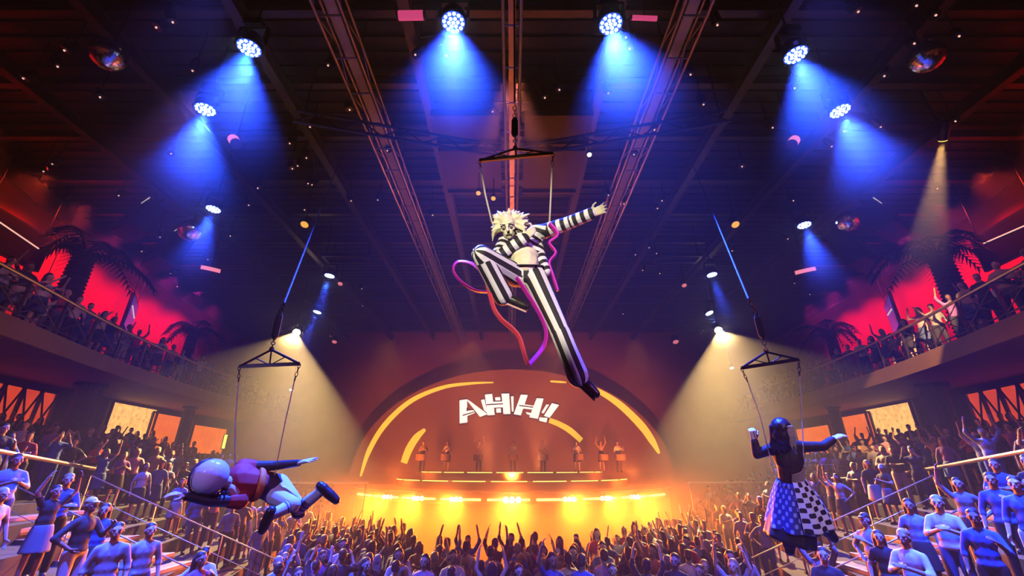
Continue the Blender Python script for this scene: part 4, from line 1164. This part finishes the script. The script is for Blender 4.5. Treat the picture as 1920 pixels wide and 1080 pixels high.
for k in range(95):
    a = hr_.uniform(-.5, PI + .5); b = hr_.uniform(-.9, .45)
    d = (Rm @ V((math.cos(a), b, math.sin(a) * .85))).normalized(); L = hr_.uniform(.03, .075) * (1.7 if math.cos(a) < -.5 and math.sin(a) < .5 else 1.0)
    s0 = Pm(0, -.02, .025) + d * .085; bend = Rm @ V((hr_.uniform(-.6, .6), hr_.uniform(-.4, .4), hr_.uniform(-.6, .5)))
    m1 = s0 + d * L * .6; chain(bm, [s0, m1, m1 + (d + bend * .6).normalized() * L * .6], [.030, .022, .007])
for k in range(10):      # straggly side locks
    x = -1 if k < 6 else 1; s0 = Pm(x * .088, hr_.uniform(-.03, .05), hr_.uniform(-.05, .03)); chain(bm, [s0, s0 + Rm @ V((x * .045, .01, -.035)), s0 + Rm @ V((x * .075, .0, -.085 + hr_.uniform(-.03, .03)))], [.02, .015, .006])
fused_part('hair', bm, .007, 'hair_pale', R1, None, 1)
bm = B()
for x in (-1, 1): cap(bm, Pm(x * .016, .094, .028), .007, Pm(x * .055, .082, .036), .006)
fused_part('eyebrows', bm, .005, 'hair_pale', R1, None, 1)
# jacket
bm = B(); ell(bm, che + CU * .01, (.185, .135, .15)); cap(bm, che, .15, mid.lerp(che, .35), .140)
for a, e, w in ((shA, elA, wrA), (shB, elB, wrB)):
    cap(bm, nk.lerp(a, .35), .078, a, .078); cap(bm, a, .078, e, .066); cap(bm, e, .066, e.lerp(w, .96), .060)
cap(bm, che + CR * .10 + CF * .04, .075, mid + CR * .135 + CF * .02, .070); cap(bm, mid + CR * .135 + CF * .02, .070, pel + CR * .19 - CF * .02, .050); cap(bm, che - CR * .10 + CF * .03, .075, mid - CR * .135 + CF * .02, .065); cap(bm, mid - CR * .135 + CF * .02, .065, pel - CR * .16, .045)
jk = fused_part('jacket', bm, .0085, 'suit_stripes', R1, 'black and white banded jacket', 4)
stripe_attr(jk, [(shA, elA, 'ring', .085, .1, .07), (elA, wrA, 'ring', .085, .6, .06), (shB, elB, 'ring', .082, .2, .07), (elB, wrB, 'ring', .082, .75, .06),
                 (che + CU * .16 + CR * .1, mid - CR * .05, 'ring', .078, .15, .14), (mid + CR * .1, pel + CR * .18, 'ring', .07, 0, .05)])
bm = B(); ell(bm, mid + CF * .055 + CU * .01 - CR * .01, (.145, .118, .105)); cap(bm, mid + CF * .035, .122, pel + CF * .02 + CU * .05, .128); [cap(bm, che.lerp(pel, .15 + .15 * q_) + CF * (.135 - .006 * q_) - CR * .03, .020, che.lerp(pel, .22 + .15 * q_) + CF * (.135 - .006 * q_) + CR * .02, .016) for q_ in range(5)]
shp = fused_part('shirt', bm, .009, 'shirt_cream', R1, 'cream shirt over the belly', 3)
for q_ in range(4):
    bm = B(); ell(bm, che.lerp(pel, .30 + .2 * q_) + CF * (.160 - .010 * q_) + CR * .005, .010, sub=1); part('button', bm, 'sleeve_black', shp)
bm = B(); ell(bm, Pm(0, .03, -.135), (.055, .05, .035), Rm); cap(bm, Pm(0, .05, -.14), .03, che + CF * .12 - CR * .03, .022)
fused_part('neck_scarf', bm, .008, 'suit_stripes', R1, None, 3)
# trousers
bm = B(); cap(bm, pel + CU * .015, .142, pel, .140); cap(bm, hipA, .108, hipB, .108)
for h, k_, an in ((hipA, kneeA, ankA), (hipB, kneeB, ankB)):
    cap(bm, h, .112, k_, .088); cap(bm, k_, .088, k_.lerp(an, .5), .088); cap(bm, k_.lerp(an, .5), .088, k_.lerp(an, .97), .094)
tr = fused_part('trousers', bm, .0085, 'suit_stripes', R1, 'black and white pinstriped trousers', 4)
stripe_attr(tr, [(hipA, kneeA, 'along', 6, .4, .1), (kneeA, ankA, 'along', 6, .4, .085), (hipB, kneeB, 'along', 6, .9, .1), (kneeB, ankB, 'along', 6, .9, .085), (pel + CU * .1, pel - CU * .0, 'along', 9, .2, .13)])
bm = B(); tube(bm, [pel + CU * .045 + (CR * math.cos(a) * .155 + CF * math.sin(a) * .15) for a in [k * 2 * PI / 20 for k in range(20)]], .018, 6, closed=True, flat=.5); part('belt', bm, 'sleeve_black', R1)
for k_, an, to in ((kneeA, ankA, toeA), (kneeB, ankB, toeB)):
    bm = B(); shoe(bm, an, to, .050); cap(bm, k_.lerp(an, .95), .052, an, .050); sh_ = fused_part('shoe', bm, .009, 'boot_black', R1, None, 3)
    bm = B(); n_ = ((to - an).normalized().cross(CF)).normalized(); n_ = n_ if n_.z < 0 else -n_
    beam(bm, an + n_ * .046 - (to - an).normalized() * .08, to + n_ * .040 + (to - an).normalized() * .03, .075, .014, n_); part('sole', bm, 'sole_pink' if to is toeA else 'sleeve_black', sh_)
def ribbon(pts, m, lab, r=.016, flat=.14):
    q = spline([PD(*p) for p in pts], 8); t = thing('ribbon', lab, 'ribbon', q[0], 'ribbons trailing from the striped flyer'); bm = B(); tube(bm, q, r, 8, flat=flat); part('strip', bm, m, t, smooth=True)
ribbon([(918, 548, 3.75), (892, 545, 3.72), (864, 528, 3.7), (850, 507, 3.7), (857, 491, 3.7), (880, 492, 3.7), (898, 504, 3.68), (908, 520, 3.7)], 'ribbon_purple', 'purple ribbon curling in a loop left of the striped flyer', .030)
ribbon([(913, 530, 3.72), (918, 550, 3.7), (926, 578, 3.7), (940, 599, 3.68), (962, 618, 3.66), (974, 634, 3.64), (982, 660, 3.62), (990, 684, 3.62)], 'ribbon_red', 'red ribbon trailing under the bent leg of the striped flyer', .034)
ribbon([(968, 520, 3.76), (985, 545, 3.74), (1004, 575, 3.68), (1018, 602, 3.62), (1024, 626, 3.6), (1020, 648, 3.6), (1006, 668, 3.6), (992, 684, 3.61)], 'ribbon_purple', 'magenta ribbon falling over the straight leg of the striped flyer', .036)
ribbon([(1030, 420, 4.08), (1045, 440, 4.05), (1030, 455, 4.06), (1042, 474, 4.04), (1030, 492, 4.02), (1036, 515, 3.98), (1046, 545, 3.95)], 'ribbon_purple', 'bunched purple ribbon at the stretched arm of the striped flyer', .040, .35)

# ---- rigs
def links(bm, p, q, n, r=.018, w=.005):
    p, q = V(p), V(q); d = (q - p); F = frame_of(d); L = d.length / n
    for k in range(n):
        c = p + d * ((k + .5) / n); ax = F.col[k % 2]
        tube(bm, [c + d.normalized() * math.cos(a) * L * .62 + ax * math.sin(a) * r for a in [j * 2 * PI / 10 for j in range(10)]], w, 5, closed=True)
def trapeze(lab, a, b, apex, mid_, sling_, top, m, slingm, tails, d):
    A, Bq, P0 = PD(*a, d), PD(*b, d), PD(*apex, d)
    t = thing('trapeze', lab, 'trapeze', P0)
    bm = B(); beam(bm, A, Bq, .024, .035); part('bar', bm, m, t)
    for e in (A, Bq):
        bm = B(); cyl(bm, P0, e, .012, seg=8); part('strut', bm, m, t)
    C = A.lerp(Bq, .5); bm = B(); cyl(bm, P0, C, .008, seg=6); cyl(bm, C, P0.lerp(A, .5), .006, seg=6); cyl(bm, C, P0.lerp(Bq, .5), .006, seg=6); part('web_rod', bm, m, t)
    bm = B(); ell(bm, P0, .024); part('ring', bm, m, t)
    m1, s1, s2, m2 = PD(*mid_[0], d), PD(*sling_[0], d), PD(*sling_[1], d), PD(*mid_[1], d)
    bm = B(); links(bm, P0, s1, 4); part('chain', bm, m, t)
    bm = B(); chain(bm, [s1, s1.lerp(s2, .15), s1.lerp(s2, .85), s2], [.015, .034, .032, .015]); part('sling', bm, slingm, t)
    bm = B(); links(bm, s2, m2, 4); part('chain', bm, m, t)
    bm = B(); cyl(bm, m2, top, .010, seg=8); part('hoist_cable', bm, 'cable_blue', t)
    for e, g in zip((A, Bq), tails):
        bm = B(); links(bm, e, PD(*g, d), 4, .012, .004); part('chain', bm, m, t)
    return t, A, Bq
def rope(lab, pts, r, m='rope_cream'):
    t = thing('suspension_rope', lab, 'rope', PD(*pts[0]), 'ropes from the trapezes'); bm = B(); tube(bm, [PD(*p) for p in pts], r, 6); part('strand', bm, m, t)
top = PD(965, 188, 4.3)
defmat('bar_tan', (.55, .38, .30), .5)
trapeze('tan trapeze bar over the striped flyer, hung from the middle track', (899, 301), (1037, 288), (966, 279), ((966, 268), (965, 192)), ((965, 256), (965, 222)), V((top.x, top.y, 11.7)), 'bar_tan', 'sling_blue', ((903, 325), (1035, 315)), 4.25)
rope('pale rope on the left of the tan trapeze', [(903, 325, 4.25), (910, 365, 4.24), (922, 415, 4.24), (940, 455, 4.2)], .009)
rope('pale rope on the right of the tan trapeze', [(1035, 315, 4.25), (1033, 365, 4.25), (1030, 425, 4.24)], .009)
trapeze('black trapeze bar in the left warm beam', (449, 687), (562, 682), (509, 656), ((512, 646), (533, 568)), ((514, 636), (526, 585)), PZ(641, 290, 12.0), 'black_metal', 'sling_green', ((447, 716), (552, 714)), 4.4)
rope('left rope from the black trapeze to the helmeted flyer', [(447, 716, 4.4), (441, 790, 4.4), (440, 885, 4.4)], .006)
rope('right rope from the black trapeze to the helmeted flyer', [(552, 714, 4.4), (533, 800, 4.42), (512, 905, 4.45)], .006)
trapeze('black trapeze bar in the right warm beam', (1390, 690), (1497, 674), (1437, 660), ((1433, 648), (1403, 560)), ((1430, 634), (1418, 590)), PZ(1299, 308, 12.0), 'black_metal', 'sling_green', ((1402, 716), (1499, 704)), 4.6)
rope('left rope from the right black trapeze to the skirted flyer', [(1402, 716, 4.6), (1425, 780, 4.6), (1452, 890, 4.55)], .006)
rope('right rope from the right black trapeze to the skirted flyer', [(1499, 704, 4.6), (1504, 790, 4.6), (1508, 900, 4.5)], .006)

# ---- helmeted flyer on the left, lying flat in the air
hl = PD(397, 897, 4.02); nk = PD(424, 903, 4.14); che = PD(452, 906, 4.30); wa = PD(494, 908, 4.42); pel = PD(511, 914, 4.46)
sA, eA, wA = PD(456, 876, 4.40), PD(515, 873, 4.48), PD(560, 868, 4.44); sB, eB, wB = PD(450, 938, 4.18), PD(396, 940, 3.98), PD(348, 930, 3.86)
hA, kA, aA, tA = PD(522, 908, 4.50), PD(560, 954, 4.36), PD(607, 917, 4.30), PD(630, 938, 4.28)
hB, kB, aB, tB = PD(514, 926, 4.42), PD(549, 946, 4.18), PD(504, 968, 4.0), PD(492, 994, 3.96)
R2 = thing('person', 'person in a pale helmet and red jersey flying flat on the left', 'person', pel)
hu = (hl - nk).normalized(); fdir = (-CU * .9 - CR * .5 + CF * .1)
bm = B(); P2, Rq = head_shapes(bm, hl, fdir, hu, 1.0); cap(bm, nk, .056, hl, .055); cap(bm, che, .14, wa, .11); cap(bm, wa, .11, pel, .125)
for s_, e_, w_ in ((sA, eA, wA), (sB, eB, wB)):
    cap(bm, nk.lerp(s_, .4), .06, s_, .058); cap(bm, s_, .052, e_, .042); cap(bm, e_, .042, w_, .029)
hand(bm, wA, wA - eA + CU * .04, -CU, -CF, .15, 1.15, spread=1.6, fr=1.1); hand(bm, wB, wB - eB, -CU, CF, .4, 1.0)
for h_, k_, a_, t_ in ((hA, kA, aA, tA), (hB, kB, aB, tB)):
    cap(bm, h_, .09, k_, .058); cap(bm, k_, .058, a_, .04); cap(bm, a_, .04, t_, .034)
fused_part('body', bm, .0075, 'pale_skin', R2, None, 2)
eyes(R2, P2, 1.0)
bm = B(); ell(bm, hl - fdir.normalized() * .012 + hu * .02, (.148, .165, .150), Rq, 3)
fused_part('helmet', bm, .010, 'helmet_shell', R2, 'glossy pale helmet', 2)
hm = [o for o in R2.children if o.name.startswith('helmet')][0]
Ra = (CR * .96 + CU * .28).normalized(); Rb = CF
cN = hl - fdir.normalized() * .012 + hu * .02
bm = B(); ax = (CR * .55 + CF * .15 - CU * .05).normalized()
ringc = cN - CR * .045
F_ = frame_of((CR * .9 + CU * .1 + CF * .35)); tube(bm, [ringc + (F_.col[0] * math.cos(a) + F_.col[1] * math.sin(a)) * .150 for a in [k * 2 * PI / 36 for k in range(36)]], .012, 6, closed=True, flat=.8)
part('band', bm, 'helmet_band', hm, 'dark band round the helmet')
for k in range(4):
    bm = B(); tube(bm, [P2(.125 * math.sin(a), .02 + .135 * math.cos(a), -.03 - .036 * k) for a in [(-1.3 + 2.6 * j / 12) for j in range(13)]], .008, 6); part('face_bar', bm, 'helmet_band', hm)
bm = B(); ell(bm, che - (wa - che).normalized() * .02, (.15, .17, .19)); cap(bm, sA, .085, sB, .085); cap(bm, che, .165, wa, .135)
for s_, e_ in ((sA, eA), (sB, eB)): cap(bm, s_, .085, s_.lerp(e_, .3), .072)
fused_part('jersey', bm, .010, 'jersey_red', R2, 'dark red jersey over shoulder pads', 4)
bm = B(); d_ = (wa - che).normalized(); c_ = che.lerp(wa, .75)
F_ = frame_of(d_); tube(bm, [c_ + (F_.col[0] * math.cos(a) + F_.col[1] * math.sin(a)) * .142 for a in [k * 2 * PI / 24 for k in range(24)]], .040, 8, closed=True, flat=.6); part('jersey_light_rim', bm, 'jersey_orange_light', R2, 'orange rim of stage light painted on the jersey', True)
for s_, e_, w_ in ((sA, eA, wA), (sB, eB, wB)):
    bm = B(); cap(bm, s_.lerp(e_, .15), .060, e_, .050); cap(bm, e_, .050, e_.lerp(w_, 1.0), .036); fused_part('sleeve', bm, .009, 'sleeve_black', R2, None, 3)
bm = B(); cap(bm, wa, .135, pel, .140); fused_part('waist_harness', bm, .010, 'sleeve_black', R2, None, 3)
bm = B(); 
for k in range(4): box(bm, wa.lerp(pel, .2 + .2 * k) + CF * .13 + CU * .04 * (k % 2), (.025, .02, .035))
part('buckles', bm, 'grey_steel', [o for o in R2.children if o.name.startswith('waist_harness')][0])
bm = B(); cap(bm, pel, .12, hA.lerp(hB, .5), .12)
for h_, k_ in ((hA, kA), (hB, kB)): cap(bm, h_, .105, k_, .076)
fused_part('knee_breeches', bm, .010, 'pants_white', R2, None, 4)
for k_, a_, t_ in ((kA, aA, tA), (kB, aB, tB)):
    bm = B(); cap(bm, k_.lerp(a_, .12), .062, k_.lerp(a_, .96), .048); so_ = fused_part('sock', bm, .009, 'sock_stripes', R2, 'pale sock with dark bands under the knee', 3)
    me = so_.data; vv = []
    for v in me.vertices:
        q = v.co + R2.location; f = (q - k_).dot((a_ - k_).normalized()) / (a_ - k_).length; vv.append(1.0 if (.14 < f < .22 or .27 < f < .33) else -1.0)
    me.attributes.new('stripe', 'FLOAT', 'POINT').data.foreach_set('value', np.array(vv, np.float32))
    bm = B(); shoe(bm, a_, t_, .050); fused_part('shoe', bm, .009, 'boot_black', R2, None, 3)
    if k_ is kA: bm = B(); ell(bm, kA - CU * .05, (.07, .07, .05)); part('knee_pad', bm, 'sleeve_black', R2, smooth=True)

# ---- skirted flyer on the right, seen from behind
hd = PD(1464, 806, 4.52); nk = PD(1474, 834, 4.58); che = PD(1478, 856, 4.60); wa = PD(1481, 898, 4.58); pel = PD(1487, 925, 4.56)
sA, eA, wA = PD(1450, 840, 4.62), PD(1419, 852, 4.72), PD(1414, 824, 4.74); sB, eB, wB = PD(1506, 838, 4.62), PD(1543, 837, 4.68), PD(1563, 823, 4.70)
hA, kA, aA, tA = PD(1474, 940, 4.56), PD(1466, 1000, 4.72), PD(1478, 1005, 4.40), PD(1480, 1032, 4.36)
hB, kB, aB, tB = PD(1502, 940, 4.54), PD(1520, 990, 4.78), PD(1540, 982, 4.44), PD(1562, 1008, 4.42)
R3 = thing('person', 'person with long dark hair in checked skirt and dark top, seen from behind', 'person', pel)
bm = B(); fdir = (-CF * .9 + CR * .35 - CU * .1); P3, Rq = head_shapes(bm, hd, fdir, CU + CR * -.05, 1.0)
cap(bm, nk, .052, hd.lerp(nk, .3), .05); ell(bm, che, (.145, .10, .15)); cap(bm, che, .11, wa, .09); cap(bm, wa, .09, pel, .12)
for s_, e_, w_ in ((sA, eA, wA), (sB, eB, wB)):
    cap(bm, nk.lerp(s_, .4), .052, s_, .05); cap(bm, s_, .045, e_, .037); cap(bm, e_, .037, w_, .026)
hand(bm, wA, wA - eA, -CF, CR, .9, 1.0); hand(bm, wB, (wB - eB) + CR * .05, -CU, -CF, .3, 1.0, spread=.6)
for h_, k_, a_, t_ in ((hA, kA, aA, tA), (hB, kB, aB, tB)):
    cap(bm, h_, .09, k_, .055); cap(bm, k_, .055, a_, .04); cap(bm, a_, .04, t_, .032)
fused_part('body', bm, .0075, 'pale_skin', R3, None, 2)
eyes(R3, P3, 1.0)
bm = B(); ell(bm, P3(0, -.015, .035), (.098, .110, .098), Rq); ell(bm, P3(0, -.05, -.04), (.095, .075, .11), Rq)
for k in range(14):
    f = -1 + 2 * k / 13; s0 = P3(f * .085, -.06 + .03 * abs(f), .03); chain(bm, [s0, s0 - CU * .12 + CF * .012, s0 - CU * (.19 + .03 * (k % 3)) + CR * .015 * f], [.030, .026, .012])
fused_part('hair', bm, .009, 'hair_black', R3, 'long dark hair', 2)
bm = B()
for k in range(6):
    s0 = P3(.0, -.10, .06) + CR * (.03 + .012 * k) + CF * .012; chain(bm, [s0, s0 - CU * .10 + CR * .02 + CF * .02, s0 - CU * (.20 + .02 * (k % 3)) + CR * (.035) + CF * .012], [.010, .010, .005])
fused_part('hair_streaks', bm, .006, 'hair_streak', R3, 'fair streaks in the hair', 1)
bm = B(); ell(bm, che, (.160, .118, .165)); cap(bm, che, .128, wa, .108); cap(bm, wa, .108, pel.lerp(wa, .5), .115)
for s_, e_, w_ in ((sA, eA, wA), (sB, eB, wB)):
    cap(bm, nk.lerp(s_, .4), .062, s_, .062); cap(bm, s_, .060, e_, .050); cap(bm, e_, .050, e_.lerp(w_, .85), .042)
fused_part('lace_top', bm, .009, 'lace_brown', R3, None, 4)
bm = B()
for k in range(5): tube(bm, [wa + CU * (.02 + .022 * k) + CR * .13 * math.cos(a) + CF * .128 * math.sin(a) + CU * .05 * math.cos(a) for a in [-.6 + 2.6 * j / 10 for j in range(11)]], .008, 5)
part('waist_lacing', bm, 'hair_streak', R3)
def cloth_cone(name, top, bot, r0, r1, a0, a1, m, lab, rip=.02, n=48, rows=14, na=16, nb=8, thick=.008):
    top, bot = V(top), V(bot); d = (bot - top); L = d.length; z = d.normalized(); x = (CR - z * CR.dot(z)).normalized(); y = z.cross(x)
    bm = B(); lay = bm.verts.layers.float.new('stripe'); G = []
    for sgn in (0, 1):
        gg = []
        for i in range(rows + 1):
            f = i / rows; row = []
            for j in range(n + 1):
                a = a0 + (a1 - a0) * j / n; r = r0 + (r1 - r0) * f ** .8 + rip * f * math.sin(a * 9) - thick * sgn
                v = bm.verts.new(top + d * f + x * r * math.cos(a) + y * r * math.sin(a)); v[lay] = math.sin(a * na) * math.sin(f * PI * nb); row.append(v)
            gg.append(row)
        G.append(gg)
    for g in G:
        for i in range(rows):
            for j in range(n): bm.faces.new((g[i][j], g[i][j + 1], g[i + 1][j + 1], g[i + 1][j]))
    for i in (0, rows):
        for j in range(n): bm.faces.new((G[0][i][j], G[0][i][j + 1], G[1][i][j + 1], G[1][i][j]))
    for j in (0, n):
        for i in range(rows): bm.faces.new((G[0][i][j], G[0][i + 1][j], G[1][i + 1][j], G[1][i][j]))
    o = part(name, bm, m, R3, lab, True); return o
sk0, sk1 = PD(1482, 900, 4.57), PD(1494, 982, 4.52)
cloth_cone('skirt', sk0, sk1, .125, .285, 0, 2 * PI, 'skirt_checks', 'blue dotted skirt', .014, 160, 40, 20, 9)
z_ = (sk1 - sk0).normalized()
ang = lambda v: math.atan2(v.dot(z_.cross((CR - z_ * CR.dot(z_)).normalized())), v.dot((CR - z_ * CR.dot(z_)).normalized()))
aF, aR = ang(CF), 0.0
sgn_ = 1 if aF > 0 else -1
cloth_cone('tied_shirt', sk0 + CU * .02, sk1 + CR * .02 + CU * .03, .135, .305, sgn_ * -.6, sgn_ * 2.0, 'tied_shirt_checks', 'black and white checked shirt tied over the right hip', .016, 120, 40, 11, 10)
cloth_cone('underskirt', PD(1487, 950, 4.55), PD(1481, 1012, 4.50), .20, .235, 0, 2 * PI, 'sleeve_black', 'black underskirt', .01, 64, 10)
for k_, a_, t_ in ((kA, aA, tA), (kB, aB, tB)):
    bm = B(); cap(bm, k_.lerp(a_, .2), .066, a_, .066); shoe(bm, a_, t_, .062); cap(bm, a_, .07, a_.lerp(t_, .5), .07); fused_part('boot', bm, .010, 'boot_black', R3, None, 3)

# light on the flyers: unseen spots added around the viewer, without lamp bodies
spot('flyer_key', (-1.6, -3.0, 6.2), PD(985, 490, 4.0), 2600, (1.0, 0.90, 0.70), 17, .4, .1)
spot('flyer_violet', (4.2, 1.0, 5.0), PD(1010, 560, 3.8), 420, (0.55, 0.18, 1.0), 30, .4, .1)
spot('left_flyer_blue', (-4.5, 0.0, 5.5), PD(470, 915, 4.2), 480, (0.38, 0.32, 1.0), 26, .5, .1)
spot('right_flyer_blue', (3.2, -1.0, 5.0), PD(1490, 900, 4.5), 650, (0.42, 0.42, 1.0), 22, .5, .1)
